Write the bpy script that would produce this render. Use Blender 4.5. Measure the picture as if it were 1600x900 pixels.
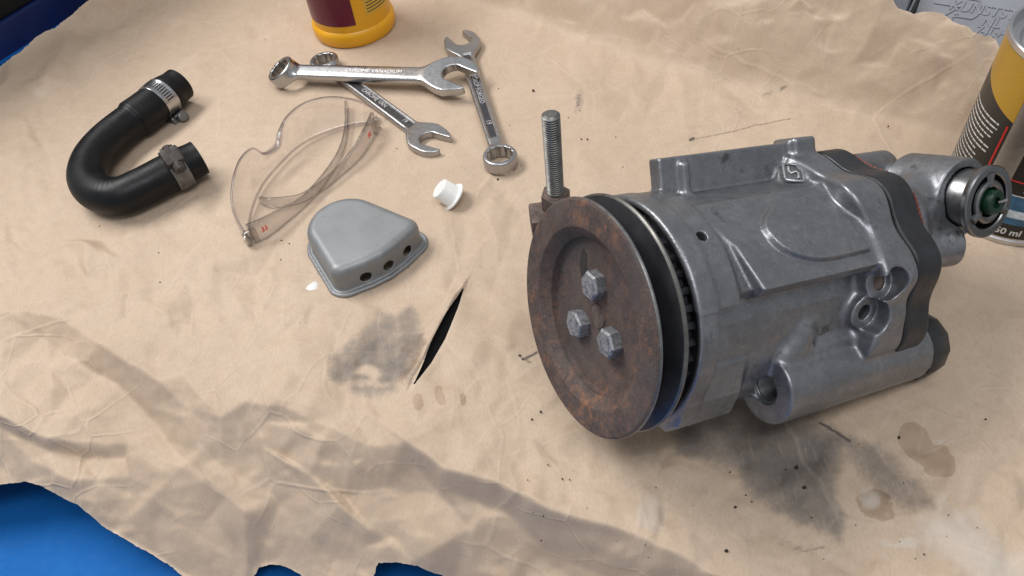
import bpy, bmesh, math, random
import numpy as np
from mathutils import Vector, Matrix

for o in list(bpy.data.objects): bpy.data.objects.remove(o)
scn = bpy.context.scene
col = scn.collection
random.seed(4); RNG = np.random.default_rng(4)

# ------------------------------------------------------------------ camera
def nrm(v):
    v = np.array(v, float); return v / np.linalg.norm(v)
FOC = 1200.0; VPX, VPY = 940.0, 1480.0; CAM_H = 0.388       # pixels of the 1600 px photograph
nad = nrm([(VPX-800)/FOC, -(VPY-450)/FOC, -1.0]); _up = -nad
_fw = np.array([0, 0, -1.0]); _yv = nrm(_fw - _fw.dot(_up)*_up); _xv = np.cross(_yv, _up)
CM = np.array([_xv, _yv, _up])                              # world = CM @ camera
CAM = np.array([0, 0, CAM_H])
cam = bpy.data.cameras.new('camera'); camo = bpy.data.objects.new('camera', cam); col.objects.link(camo)
cam.sensor_fit = 'HORIZONTAL'; cam.sensor_width = 36.0; cam.lens = 36.0*FOC/1600.0
cam.clip_start = 0.01; cam.clip_end = 50
camo.matrix_world = Matrix(((*CM[0], CAM[0]), (*CM[1], CAM[1]), (*CM[2], CAM[2]), (0, 0, 0, 1)))
scn.camera = camo
scn.render.resolution_x = 1024; scn.render.resolution_y = 576

# ------------------------------------------------------------------ light
wld = bpy.data.worlds.new('World'); scn.world = wld; wld.use_nodes = True
bgn = wld.node_tree.nodes['Background']
bgn.inputs['Color'].default_value = (0.93, 0.96, 1.0, 1); bgn.inputs['Strength'].default_value = 0.42
def area(name, loc, target, sx, sy, power, color):
    l = bpy.data.lights.new(name, 'AREA'); l.shape = 'RECTANGLE'; l.size = sx; l.size_y = sy
    l.energy = power; l.color = color
    o = bpy.data.objects.new(name, l); col.objects.link(o)
    d = Vector(target)-Vector(loc); o.location = loc
    o.rotation_euler = d.to_track_quat('-Z', 'Y').to_euler()
    return o
area('ceiling_light', (-1.0, 1.0, 1.55), (0.0, 0.4, 0), 1.2, 0.5, 33, (1.0, 0.975, 0.95))
area('ceiling_light', (0.25, -0.30, 1.85), (0.1, 0.4, 0), 1.3, 0.5, 15, (0.97, 0.98, 1.0))
vs = scn.view_settings
vs.view_transform = 'Standard'; vs.look = 'None'; vs.exposure = 0.0; vs.gamma = 1.0; vs.use_curve_mapping = False

# ------------------------------------------------------------------ pixels to places
def ray(px, py): return nrm(CM @ np.array([(px-800)/FOC, -(py-450)/FOC, -1.0]))
def at(px, py, z=0.0):
    r = ray(px, py); return CAM + r*(z-CAM_H)/r[2]
def proj(P):
    c = (np.asarray(P)-CAM) @ CM
    return 800+FOC*c[..., 0]/-c[..., 2], 450-FOC*c[..., 1]/-c[..., 2]

# ------------------------------------------------------------------ noise
_perm = RNG.permutation(512).astype(np.int64)
def perlin(x, y, seed=0):
    xi = np.floor(x).astype(np.int64); yi = np.floor(y).astype(np.int64); xf = x-xi; yf = y-yi
    def g(ix, iy, dx, dy):
        h = _perm[(_perm[(ix+seed*37) & 511]+iy+seed*91) & 511]
        a = h*(2*np.pi/512)*7.0
        return np.cos(a)*dx+np.sin(a)*dy
    u = xf*xf*xf*(xf*(xf*6-15)+10); v = yf*yf*yf*(yf*(yf*6-15)+10)
    a = g(xi, yi, xf, yf); b = g(xi+1, yi, xf-1, yf); c = g(xi, yi+1, xf, yf-1); d = g(xi+1, yi+1, xf-1, yf-1)
    return (a+(b-a)*u)+((c+(d-c)*u)-(a+(b-a)*u))*v
def fbm(x, y, seed=0, n=4):
    s = 0; a = 1.0
    for i in range(n):
        s = s+a*perlin(x, y, seed+i); x = x*2.03+11.3; y = y*2.03+5.7; a *= 0.5
    return s
def sstep(a, b, x):
    t = np.clip((x-a)/(b-a), 0, 1); return t*t*(3-2*t)
def poly_sd(px, py, poly):
    """signed distance to a closed polygon, negative inside"""
    poly = np.asarray(poly, float); d = np.full(np.shape(px), 1e18); s = np.ones(np.shape(px))
    n = len(poly)
    for i in range(n):
        a = poly[i]; b = poly[i-1]; e = b-a
        wx = px-a[0]; wy = py-a[1]
        t = np.clip((wx*e[0]+wy*e[1])/(e@e), 0, 1)
        bx = wx-e[0]*t; by = wy-e[1]*t
        d = np.minimum(d, bx*bx+by*by)
        c1 = py >= a[1]; c2 = py < b[1]; c3 = e[0]*wy > e[1]*wx
        flip = (c1 & c2 & c3) | (~c1 & ~c2 & ~c3)
        s = np.where(flip, -s, s)
    return s*np.sqrt(d)
def line_d(px, py, pts):
    d = np.full(np.shape(px), 1e18)
    for a, b in zip(pts[:-1], pts[1:]):
        a = np.array(a, float); b = np.array(b, float); e = b-a
        wx = px-a[0]; wy = py-a[1]
        t = np.clip((wx*e[0]+wy*e[1])/(e@e), 0, 1)
        d = np.minimum(d, (wx-e[0]*t)**2+(wy-e[1]*t)**2)
    return np.sqrt(d)

# ------------------------------------------------------------------ object helpers
def tag(o, label=None, cat=None, group=None, kind=None):
    if label: o['label'] = label
    if cat: o['category'] = cat
    if group: o['group'] = group
    if kind: o['kind'] = kind
    return o
def thing(name, loc, label, cat, group=None):
    o = bpy.data.objects.new(name, None); col.objects.link(o); o.location = loc; o.empty_display_size = 0.02
    return tag(o, label, cat, group)
def mobj(name, verts, faces, mat, parent=None, smooth=True, M=None, scale=0.001, angle=None):
    """verts in millimetres of the local frame M (4x4, metres)"""
    me = bpy.data.meshes.new(name)
    v = np.asarray(verts, float)*scale
    if M is not None: v = v @ np.asarray(M)[:3, :3].T + np.asarray(M)[:3, 3]
    if parent is not None: v = v-np.array(world_loc(parent))
    if isinstance(faces, np.ndarray):
        k = faces.shape[1]; n = len(faces)
        me.vertices.add(len(v)); me.vertices.foreach_set('co', v.astype(np.float32).ravel())
        me.loops.add(n*k); me.loops.foreach_set('vertex_index', faces.astype(np.int32).ravel())
        me.polygons.add(n); me.polygons.foreach_set('loop_start', np.arange(0, n*k, k, dtype=np.int32))
        me.polygons.foreach_set('loop_total', np.full(n, k, dtype=np.int32))
        me.update(calc_edges=True)
    else:
        me.from_pydata([tuple(p) for p in v], [], [tuple(f) for f in faces])
    me.validate()
    if smooth:
        me.polygons.foreach_set('use_smooth', np.ones(len(me.polygons), dtype=bool))
        if angle is not None:
            try: me.set_sharp_from_angle(angle=math.radians(angle))
            except Exception: pass
    me.materials.append(mat)
    o = bpy.data.objects.new(name, me); col.objects.link(o)
    if parent is not None: o.parent = parent
    return o
def world_loc(o):
    p = Vector((0, 0, 0))
    while o is not None:
        p = p+o.location; o = o.parent
    return p
def frame(origin, x, z):
    x = nrm(x); z = np.array(z, float); z = nrm(z-z.dot(x)*x); y = np.cross(z, x)
    M = np.eye(4); M[:3, 0] = x; M[:3, 1] = y; M[:3, 2] = z; M[:3, 3] = origin
    return M
def shift(M, v):
    """M moved by v millimetres in its own frame"""
    N = M.copy(); N[:3, 3] = M[:3, 3]+M[:3, :3] @ (np.array(v, float)*0.001); return N

class MB:
    def __init__(s): s.v = []; s.f = []
    def add(s, v, f):
        n = len(s.v); s.v += [tuple(p) for p in v]; s.f += [tuple(i+n for i in q) for q in f]; return s
    def box(s, c, d, R=None, bev=0.0):
        bm = bmesh.new(); bmesh.ops.create_cube(bm, size=1.0)
        for v in bm.verts: v.co = Vector((v.co.x*d[0], v.co.y*d[1], v.co.z*d[2]))
        if bev: bmesh.ops.bevel(bm, geom=list(bm.edges), offset=bev, segments=2, affect='EDGES', profile=0.5)
        bm.verts.ensure_lookup_table(); bm.verts.index_update()
        vv = np.array([v.co[:] for v in bm.verts])
        if R is not None: vv = vv @ np.asarray(R).T
        s.add(vv+np.array(c), [[v.index for v in f.verts] for f in bm.faces]); bm.free(); return s
    def lathe(s, prof, n=48, axis='z', c=(0, 0, 0), closed=False, radfn=None):
        """prof: list of (r, h)"""
        v = []; f = []; m = len(prof)
        for i in range(n):
            a = 2*math.pi*i/n
            for r, h in prof:
                rr = r if radfn is None else radfn(r, h, a)
                p = (rr*math.cos(a), rr*math.sin(a), h)
                if axis == 'x': p = (p[2], p[0], p[1])
                v.append((p[0]+c[0], p[1]+c[1], p[2]+c[2]))
        for i in range(n):
            j = (i+1) % n
            for k in range(m-1 if not closed else m):
                l = (k+1) % m
                f.append((i*m+k, j*m+k, j*m+l, i*m+l))
        return s.add(v, f)
    def tube(s, pts, rad, n=12, caps=True):
        pts = np.asarray(pts, float); m = len(pts)
        rad = [rad]*m if np.isscalar(rad) else rad
        T = np.gradient(pts, axis=0); T /= np.linalg.norm(T, axis=1)[:, None]
        up = np.array([0, 0, 1.0]) if abs(T[0][2]) < .9 else np.array([1.0, 0, 0])
        N = nrm(np.cross(up, T[0])); v = []; f = []
        for i in range(m):
            N = nrm(N-N.dot(T[i])*T[i]); B = np.cross(T[i], N)
            for k in range(n):
                a = 2*math.pi*k/n; v.append(pts[i]+rad[i]*(math.cos(a)*N+math.sin(a)*B))
        for i in range(m-1):
            for k in range(n):
                f.append((i*n+k, i*n+(k+1) % n, (i+1)*n+(k+1) % n, (i+1)*n+k))
        if caps: f.append(tuple(range(n))[::-1]); f.append(tuple((m-1)*n+k for k in range(n)))
        return s.add(v, f)
    def prism(s, poly, z0, z1):
        n = len(poly); v = [(p[0], p[1], z0) for p in poly]+[(p[0], p[1], z1) for p in poly]
        f = [tuple(range(n))[::-1], tuple(range(n, 2*n))]+[(i, (i+1) % n, n+(i+1) % n, n+i) for i in range(n)]
        return s.add(v, f)
    def build(s, name, mat, parent=None, M=None, smooth=True, angle=35):
        return mobj(name, s.v, s.f, mat, parent, smooth, M, angle=angle)

def catmull(pts, n):
    P = np.asarray(pts, float); P = np.vstack([2*P[0]-P[1], P, 2*P[-1]-P[-2]]); out = []
    for i in range(1, len(P)-2):
        for k in range(n):
            t = k/n; a, b, c, d = P[i-1], P[i], P[i+1], P[i+2]
            out.append(.5*((2*b)+(c-a)*t+(2*a-5*b+4*c-d)*t*t+(3*b-a-3*c+d)*t**3))
    out.append(P[-2]); return np.array(out)

# ------------------------------------------------------------------ distance fields meshed on a grid
class Vol:
    def __init__(s, lo, hi, h):
        s.h = h; s.lo = np.array(lo, float); s.n = np.ceil((np.array(hi)-s.lo)/h).astype(int)+1
        s.V = np.full(s.n, 60.0, np.float32)
        s.ax = [(s.lo[i]+h*np.arange(s.n[i])).astype(np.float32) for i in range(3)]
    def blk(s, lo, hi):
        sl = []
        for i in range(3):
            a = 0 if lo is None or lo[i] is None else max(0, int((lo[i]-s.lo[i])/s.h))
            b = s.n[i] if hi is None or hi[i] is None else min(s.n[i], int((hi[i]-s.lo[i])/s.h)+2)
            sl.append(slice(a, max(a, b)))
        return tuple(sl), s.ax[0][sl[0]][:, None, None], s.ax[1][sl[1]][None, :, None], s.ax[2][sl[2]][None, None, :]
    def uni(s, fn, lo=None, hi=None, k=0.0):
        sl, x, y, z = s.blk(lo, hi); d = fn(x, y, z).astype(np.float32); v = s.V[sl]
        d = np.broadcast_to(d, v.shape)
        if k <= 0: s.V[sl] = np.minimum(v, d)
        else:
            h = np.clip(.5+.5*(v-d)/k, 0, 1); s.V[sl] = v+(d-v)*h-k*h*(1-h)
    def sub(s, fn, lo=None, hi=None, k=0.0):
        sl, x, y, z = s.blk(lo, hi); d = -fn(x, y, z).astype(np.float32); v = s.V[sl]
        d = np.broadcast_to(d, v.shape)
        if k <= 0: s.V[sl] = np.maximum(v, d)
        else:
            h = np.clip(.5-.5*(v-d)/k, 0, 1); s.V[sl] = v+(d-v)*h+k*h*(1-h)
    def cut(s, fn, k=0.0, lo=None, hi=None): s.sub(fn, lo, hi, k)
    def disp(s, fn, lo=None, hi=None):
        sl, x, y, z = s.blk(lo, hi); s.V[sl] -= fn(x, y, z).astype(np.float32)
    def mesh(s, relax=2):
        V = s.V; nx, ny, nz = V.shape; V = V.copy()
        for i in range(3):
            sl = [slice(None)]*3
            for e in (0, -1): sl[i] = e; V[tuple(sl)] = np.maximum(V[tuple(sl)], 0.3)
        ins = V < 0; cx, cy, cz = nx-1, ny-1, nz-1
        ids = []; pos = []; edges = []
        for ax in range(3):
            A = [slice(None)]*3; B = [slice(None)]*3; A[ax] = slice(0, -1); B[ax] = slice(1, None)
            A = tuple(A); B = tuple(B)
            idx = np.argwhere(ins[A] != ins[B])
            a = V[A][tuple(idx.T)]; b = V[B][tuple(idx.T)]; t = a/(a-b)
            p = idx.astype(np.float32); p[:, ax] += t
            o1, o2 = [(1, 2), (2, 0), (0, 1)][ax]; cells = []
            for d1, d2 in ((0, 0), (-1, 0), (-1, -1), (0, -1)):
                c = idx.copy(); c[:, o1] += d1; c[:, o2] += d2
                cells.append((c[:, 0]*cy+c[:, 1])*cz+c[:, 2]); ids.append(cells[-1]); pos.append(p)
            q = np.stack(cells, 1); flip = a > 0
            q[flip] = q[flip][:, ::-1]
            edges.append(q)
        ids = np.concatenate(ids); pos = np.concatenate(pos)
        u, inv = np.unique(ids, return_inverse=True); n = np.bincount(inv)
        P = np.stack([np.bincount(inv, pos[:, i])/n for i in range(3)], 1)
        F = np.searchsorted(u, np.concatenate(edges))
        e0 = F[:, [0, 1, 2, 3]].ravel(); e1 = F[:, [1, 2, 3, 0]].ravel(); m = len(P); nb = np.bincount(e0, minlength=m)+np.bincount(e1, minlength=m)
        for k in range(relax):
            Q = np.stack([np.bincount(e0, P[e1, i], m)+np.bincount(e1, P[e0, i], m) for i in range(3)], 1)/nb[:, None]
            P = P+(.5 if k % 2 == 0 else -.42)*(Q-P)
        return P*s.h+s.lo, F
def s_cyl(c, d, r, t0, t1, rd=0.0):
    c = np.array(c, float); d = nrm(d)
    def f(x, y, z):
        X = x-c[0]; Y = y-c[1]; Z = z-c[2]; t = X*d[0]+Y*d[1]+Z*d[2]
        q = np.sqrt(np.maximum((X-t*d[0])**2+(Y-t*d[1])**2+(Z-t*d[2])**2, 0))-r+rd
        w = np.maximum(t0-t, t-t1)+rd
        return np.minimum(np.maximum(q, w), 0)+np.sqrt(np.maximum(q, 0)**2+np.maximum(w, 0)**2)-rd
    return f
def s_cap(a, b, ra, rb=None):
    a = np.array(a, float); b = np.array(b, float); e = b-a; L = e@e; rb = ra if rb is None else rb
    def f(x, y, z):
        t = np.clip(((x-a[0])*e[0]+(y-a[1])*e[1]+(z-a[2])*e[2])/L, 0, 1)
        return np.sqrt((x-a[0]-t*e[0])**2+(y-a[1]-t*e[1])**2+(z-a[2]-t*e[2])**2)-(ra+(rb-ra)*t)
    return f
def s_box(c, d, R=None, rd=0.0):
    c = np.array(c, float); R = np.eye(3) if R is None else np.asarray(R, float)
    def f(x, y, z):
        X = x-c[0]; Y = y-c[1]; Z = z-c[2]
        q = [np.abs(X*R[0, i]+Y*R[1, i]+Z*R[2, i])-d[i]/2+rd for i in range(3)]
        return np.minimum(np.maximum(np.maximum(q[0], q[1]), q[2]), 0)+np.sqrt(np.maximum(q[0], 0)**2+np.maximum(q[1], 0)**2+np.maximum(q[2], 0)**2)-rd
    return f
def ext(d2, w, rd=0.0):
    """profile distance d2 extruded to the slab distance w, edges rounded"""
    q = d2+rd; w = w+rd
    return np.minimum(np.maximum(q, w), 0)+np.sqrt(np.maximum(q, 0)**2+np.maximum(w, 0)**2)-rd

# ------------------------------------------------------------------ materials
class NT:
    def __init__(s, name):
        s.m = bpy.data.materials.new(name); s.m.use_nodes = True; s.t = s.m.node_tree
        s.b = s.t.nodes['Principled BSDF']; s.out = s.t.nodes['Material Output']
        s.tc = s.t.nodes.new('ShaderNodeTexCoord')
    def node(s, k, **kw):
        n = s.t.nodes.new(k)
        for a, b in kw.items(): setattr(n, a, b)
        return n
    def link(s, a, b): s.t.links.new(a, b)
    def noise(s, scale, detail=4, rough=.55, dist=0.0, stretch=None):
        n = s.node('ShaderNodeTexNoise'); n.inputs['Scale'].default_value = scale
        n.inputs['Detail'].default_value = detail; n.inputs['Roughness'].default_value = rough
        n.inputs['Distortion'].default_value = dist
        if stretch:
            mp = s.node('ShaderNodeMapping'); mp.inputs['Scale'].default_value = stretch
            s.link(s.tc.outputs['Object'], mp.inputs['Vector']); s.link(mp.outputs['Vector'], n.inputs['Vector'])
        else: s.link(s.tc.outputs['Object'], n.inputs['Vector'])
        return n.outputs['Fac']
    def ramp(s, fac, stops):
        r = s.node('ShaderNodeValToRGB'); e = r.color_ramp.elements
        while len(e) < len(stops): e.new(.5)
        for i, (p, c) in enumerate(stops):
            e[i].position = p; e[i].color = (c, c, c, 1) if np.isscalar(c) else (*c, 1)
        s.link(fac, r.inputs['Fac']); return r.outputs['Color']
    def mix(s, fac, a, b, mode='MIX'):
        n = s.node('ShaderNodeMix', data_type='RGBA', blend_type=mode)
        for sock, v in ((n.inputs[0], fac), (n.inputs[6], a), (n.inputs[7], b)):
            if hasattr(v, 'links'): s.link(v, sock)
            else: sock.default_value = v if np.isscalar(v) else (*v, 1)
        return n.outputs[2]
    def math(s, op, a, b=0.0, clamp=False):
        n = s.node('ShaderNodeMath', operation=op, use_clamp=clamp)
        for i, v in enumerate((a, b)):
            if hasattr(v, 'links'): s.link(v, n.inputs[i])
            else: n.inputs[i].default_value = v
        return n.outputs[0]
    def attr(s, name): return s.node('ShaderNodeAttribute', attribute_name=name).outputs['Fac']
    def bump(s, h, strength=.2, dist=.001, prev=None):
        n = s.node('ShaderNodeBump'); n.inputs['Strength'].default_value = strength; n.inputs['Distance'].default_value = dist
        s.link(h, n.inputs['Height'])
        if prev is not None: s.link(prev, n.inputs['Normal'])
        return n.outputs['Normal']
    def set(s, **kw):
        names = dict(color='Base Color', rough='Roughness', metal='Metallic', normal='Normal', spec='Specular IOR Level', alpha='Alpha', trans='Transmission Weight', coat='Coat Weight', ior='IOR')
        for k, v in kw.items():
            i = s.b.inputs[names[k]]
            if hasattr(v, 'links'): s.link(v, i)
            else: i.default_value = v if np.isscalar(v) else (*v, 1)
        return s.m
def plain(name, c, rough=.5, metal=0.0, var=.15, scale=60, bump=.1, bscale=400, bdist=.0004):
    n = NT(name); f = n.noise(scale, 5)
    lo = tuple(x*(1-var) for x in c); hi = tuple(min(1, x*(1+var)) for x in c)
    cc = n.ramp(f, [(.3, lo), (.7, hi)])
    rr = n.ramp(n.noise(scale*1.7, 4), [(.3, max(.02, rough-.08)), (.7, min(1, rough+.1))])
    return n.set(color=cc, rough=rr, metal=metal, normal=n.bump(n.noise(bscale, 3), bump, bdist))

def m_alu():
    n = NT('cast_aluminium')
    a = n.noise(30, 7, .7); b = n.noise(210, 5, .65); g = n.noise(60, 8, .75, .3); k = n.noise(700, 3, .6)
    c = n.ramp(a, [(.28, (.17, .174, .186)), (.5, (.235, .24, .256)), (.72, (.315, .32, .336))])
    c = n.mix(n.ramp(b, [(.36, .6), (.56, 0.0)]), c, (.185, .187, .196))
    c = n.mix(n.ramp(k, [(.60, 0.0), (.72, .5)]), c, (.42, .43, .45))
    c = n.mix(n.ramp(g, [(.585, 0.0), (.68, .8)]), c, (.06, .058, .06))
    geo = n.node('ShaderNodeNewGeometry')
    edge_highlight = n.math('MULTIPLY', n.ramp(geo.outputs['Pointiness'], [(.52, 0.0), (.60, 1.0)]), n.ramp(b, [(.35, .25), (.6, 1.0)]))
    c = n.mix(n.math('MULTIPLY', edge_highlight, .75), c, (.60, .61, .63))  # highlights painted along convex edges, broken up like wear
    r = n.ramp(n.noise(85, 6, .7), [(.3, .27), (.7, .52)])
    nm = n.bump(n.noise(260, 5, .65), .20, .0006); nm = n.bump(n.noise(750, 3, .6), .28, .0004, nm)
    return n.set(color=c, rough=r, metal=.8, normal=nm)
def m_rust():
    n = NT('rusty_steel')
    a = n.noise(48, 8, .75); b = n.noise(170, 7, .75); g = n.noise(20, 5, .6); k = n.noise(800, 4, .65)
    c = n.ramp(a, [(.32, (.050, .039, .037)), (.46, (.082, .059, .053)), (.57, (.112, .078, .068)), (.70, (.145, .094, .076))])
    c = n.mix(n.math('MULTIPLY', n.ramp(b, [(.50, 0.0), (.64, .75)]), n.ramp(g, [(.45, .15), (.62, 1.0)])), c, (.30, .135, .065))
    c = n.mix(n.ramp(b, [(.34, .6), (.44, 0.0)]), c, (.042, .034, .034))
    c = n.mix(n.ramp(g, [(.36, .65), (.47, 0.0)]), c, (.080, .078, .074))
    c = n.mix(n.ramp(k, [(.60, 0.0), (.72, .6)]), c, (.26, .20, .17))
    c = n.mix(n.ramp(k, [(.30, .6), (.40, 0.0)]), c, (.02, .016, .016))
    nm = n.bump(n.noise(240, 7, .75), .5, .0008); nm = n.bump(k, .35, .0003, nm)
    return n.set(color=c, rough=.74, metal=.15, normal=nm)
def m_chrome(name, c=.62, r=.2):
    n = NT(name); f = n.noise(300, 3); g = n.noise(60, 5, .65)
    cc = n.ramp(g, [(.3, (c*.86, c*.86, c*.88)), (.65, (c, c, c*1.01))])
    rr = n.ramp(f, [(.3, r*.9), (.7, r*1.15)])
    return n.set(color=cc, rough=rr, metal=1.0)
def m_rubber():
    n = NT('black_rubber'); f = n.noise(120, 5, .6)
    c = n.ramp(f, [(.3, (.0035, .0038, .0045)), (.7, (.008, .0085, .0095))])
    return n.set(color=c, spec=.27, rough=n.ramp(n.noise(50, 4), [(.3, .34), (.7, .55)]), normal=n.bump(n.noise(600, 4), .15, .0004))
def m_bolt():
    n = NT('zinc_bolt'); f = n.noise(420, 5, .7)
    c = n.ramp(f, [(.3, (.10, .10, .11)), (.5, (.27, .28, .30)), (.7, (.42, .43, .46))])
    return n.set(color=c, rough=.5, metal=.55, normal=n.bump(f, .4, .0005))
def m_clear(name, tint, gloss=.06, rough=.06):
    n = NT(name); tr = n.node('ShaderNodeBsdfTransparent'); gl = n.node('ShaderNodeBsdfGlossy')
    tr.inputs['Color'].default_value = (*tint, 1); gl.inputs['Roughness'].default_value = rough
    lw = n.node('ShaderNodeLayerWeight'); lw.inputs['Blend'].default_value = .5
    pw = n.math('POWER', lw.outputs['Facing'], 3.0)
    class _f: pass
    fr = _f(); fr.outputs = [n.math('ADD', n.math('MULTIPLY', pw, .75), .06)]
    mx = n.node('ShaderNodeMixShader')
    n.link(fr.outputs[0], mx.inputs[0]); n.link(tr.outputs[0], mx.inputs[1]); n.link(gl.outputs[0], mx.inputs[2])
    n.link(mx.outputs[0], n.out.inputs['Surface']); return n.m
def m_paper():
    n = NT('kraft_paper')
    f1 = n.noise(7, 5, .55); f2 = n.noise(900, 3, .6, 0, (1, .35, 1)); f3 = n.noise(90, 5, .6)
    c = n.ramp(f1, [(.3, (.49, .376, .276)), (.7, (.555, .434, .326))])
    c = n.mix(n.ramp(f2, [(.3, .28), (.6, 0.0)]), c, (.33, .235, .16))
    c = n.mix(n.ramp(f3, [(.35, .22), (.55, 0.0)]), c, (.40, .29, .20))
    sp = n.noise(330, 2, .5); c = n.mix(n.ramp(sp, [(.745, 0.0), (.79, .55)]), c, (.16, .12, .09))
    # shaped stains, and the shade painted beside and under the pump
    nz = n.noise(110, 6, .7); nf = n.noise(420, 5, .7)
    oil = n.math('ADD', n.attr('oil'), n.math('MULTIPLY', n.math('SUBTRACT', nz, .5), .5))
    oil = n.ramp(oil, [(.42, 0.0), (.56, .62), (.62, .42), (1.0, .5)])
    c = n.mix(oil, c, (.25, .155, .09))
    pale = n.math('ADD', n.attr('pale'), n.math('MULTIPLY', n.math('SUBTRACT', nz, .5), .9))
    c = n.mix(n.ramp(pale, [(.30, 0.0), (.95, .60)]), c, (.56, .52, .47))
    st = n.noise(100, 4, .6, 0, (9, .7, 1))
    gr = n.math('ADD', n.attr('grime_shade'), n.math('MULTIPLY', n.math('SUBTRACT', nz, .5), .45))
    gr = n.math('ADD', gr, n.math('MULTIPLY', n.math('SUBTRACT', nf, .5), .35))
    gr = n.ramp(gr, [(.18, 0.0), (.5, .5), (1.0, .86)])
    gr = n.math('MULTIPLY', gr, n.ramp(st, [(.33, .78), (.42, 1.0)]))
    c = n.mix(gr, c, (.085, .082, .083))
    ink = n.math('ADD', n.attr('ink'), n.math('MULTIPLY', n.math('SUBTRACT', nf, .5), .6))
    c = n.mix(n.ramp(ink, [(.4, 0.0), (.7, .8)]), c, (.05, .045, .045))
    c = n.mix(n.math('MULTIPLY', n.attr('edge'), .45), c, (.66, .55, .44))
    # old fold lines: thin raised ridges here and there
    wn = n.node('ShaderNodeTexNoise'); wn.inputs['Scale'].default_value = 9; wn.inputs['Detail'].default_value = 3; n.link(n.tc.outputs['Object'], wn.inputs['Vector'])
    wv = n.node('ShaderNodeVectorMath', operation='SCALE'); n.link(wn.outputs['Color'], wv.inputs[0]); wv.inputs['Scale'].default_value = .035
    wa_ = n.node('ShaderNodeVectorMath', operation='ADD'); n.link(n.tc.outputs['Object'], wa_.inputs[0]); n.link(wv.outputs[0], wa_.inputs[1])
    hts = []
    for sc, wd, mk in ((11, .014, 5), (30, .024, 8)):
        vo = n.node('ShaderNodeTexVoronoi', feature='DISTANCE_TO_EDGE'); vo.inputs['Scale'].default_value = sc; n.link(wa_.outputs[0], vo.inputs['Vector'])
        ln_ = n.ramp(vo.outputs['Distance'], [(0.0, 1.0), (wd*1.6, 0.0)]); hts.append(n.math('MULTIPLY', ln_, n.ramp(n.noise(mk, 3), [(.40, 0.0), (.56, 1.0)])))
    cre = n.math('ADD', hts[0], n.math('MULTIPLY', hts[1], .7))
    hang = n.attr('hang'); cre = n.math('MULTIPLY', cre, n.math('ADD', .75, n.math('MULTIPLY', hang, .9)))
    c = n.mix(n.math('MULTIPLY', cre, .24, True), c, (.62, .50, .39))
    nm = n.bump(cre, .45, .0008); nm = n.bump(n.noise(70, 7, .68), .11, .0022, nm); nm = n.bump(n.noise(1200, 3), .12, .0002, nm)
    rr = n.math('SUBTRACT', .66, n.math('MULTIPLY', n.attr('oil'), .2))
    return n.set(color=c, rough=rr, normal=nm, spec=.35)

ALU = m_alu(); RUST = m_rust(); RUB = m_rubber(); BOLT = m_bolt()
CHROME = m_chrome('chrome_steel', .50, .28); SATIN = m_chrome('satin_steel', .45, .33); LETTER = m_chrome('polished_raised_letter', .85, .45); FITM = m_chrome('zinc_plated_steel', .24, .30)
BLACKP = plain('black_paint', (.016, .017, .020), .42, .0, .4, 80, .25, 300, .0005)
GROOVE = plain('worn_dark_steel', (.045, .045, .05), .36, .6, .5, 40, .15, 300)
DARK = plain('dark_void', (.006, .006, .006), .8)
PANEL = plain('dull_recess', (.085, .085, .092), .42, .7, .2, 200)
STEEL = plain('dull_steel', (.20, .20, .20), .42, .8, .35, 150, .2, 500)
RUSTB = plain('brown_rusted_iron', (.13, .095, .08), .68, .35, .5, 160, .5, 450, .0006)
CLAMPB = plain('dirty_dark_iron', (.065, .055, .05), .6, .4, .5, 160, .5, 450, .0006)
THREAD = plain('grey_threaded_steel', (.17, .165, .155), .4, .75, .3, 120, .1, 400)
def m_silver():
    n = NT('silver_paint'); f = n.noise(45, 6, .6); k = n.noise(260, 5, .7); q = n.noise(90, 7, .75)
    c = n.ramp(f, [(.3, (.20, .207, .213)), (.7, (.25, .256, .262))])
    c = n.mix(n.ramp(k, [(.66, 0.0), (.72, .8)]), c, (.10, .10, .10)); c = n.mix(n.ramp(q, [(.64, 0.0), (.70, .5)]), c, (.16, .155, .15))
    return n.set(color=c, rough=n.ramp(q, [(.3, .38), (.7, .55)]), metal=.35, normal=n.bump(n.noise(300, 4), .12, .0004))
SILVERP = m_silver()
WHITEP = plain('white_plastic', (.80, .80, .78), .38, 0, .03, 80, .05)
YEL = plain('yellow_plastic', (.74, .36, .008), .34, 0, .06, 30, .05)
MAROON = plain('maroon_label', (.115, .006, .022), .3, 0, .1, 25, .03)
YLAB = plain('pale_yellow_label', (.62, .38, .05), .5, 0, .1, 90, .05)
INK = plain('printed_black', (.02, .018, .015), .5)
CANYEL = plain('yellow_can_print', (.47, .275, .03), .3, .25, .05, 40, .03)
CANBLK = plain('black_can_print', (.013, .012, .011), .28, 0, .2, 40, .03)
CANMET = m_chrome('tinplate', .62, .3)
RED = plain('red_print', (.55, .02, .02), .4)
WPRINT = plain('white_print', (.62, .62, .60), .5)
SKYB = plain('blue_print', (.03, .11, .20), .35, 0, .5, 90)
FOAMW = plain('foam_print', (.55, .60, .65), .35, 0, .35, 160)
GREEN = plain('dark_green_plastic', (.002, .024, .011), .35, 0, .2, 120)
SEAL = plain('red_sealant', (.16, .035, .022), .6)
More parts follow.
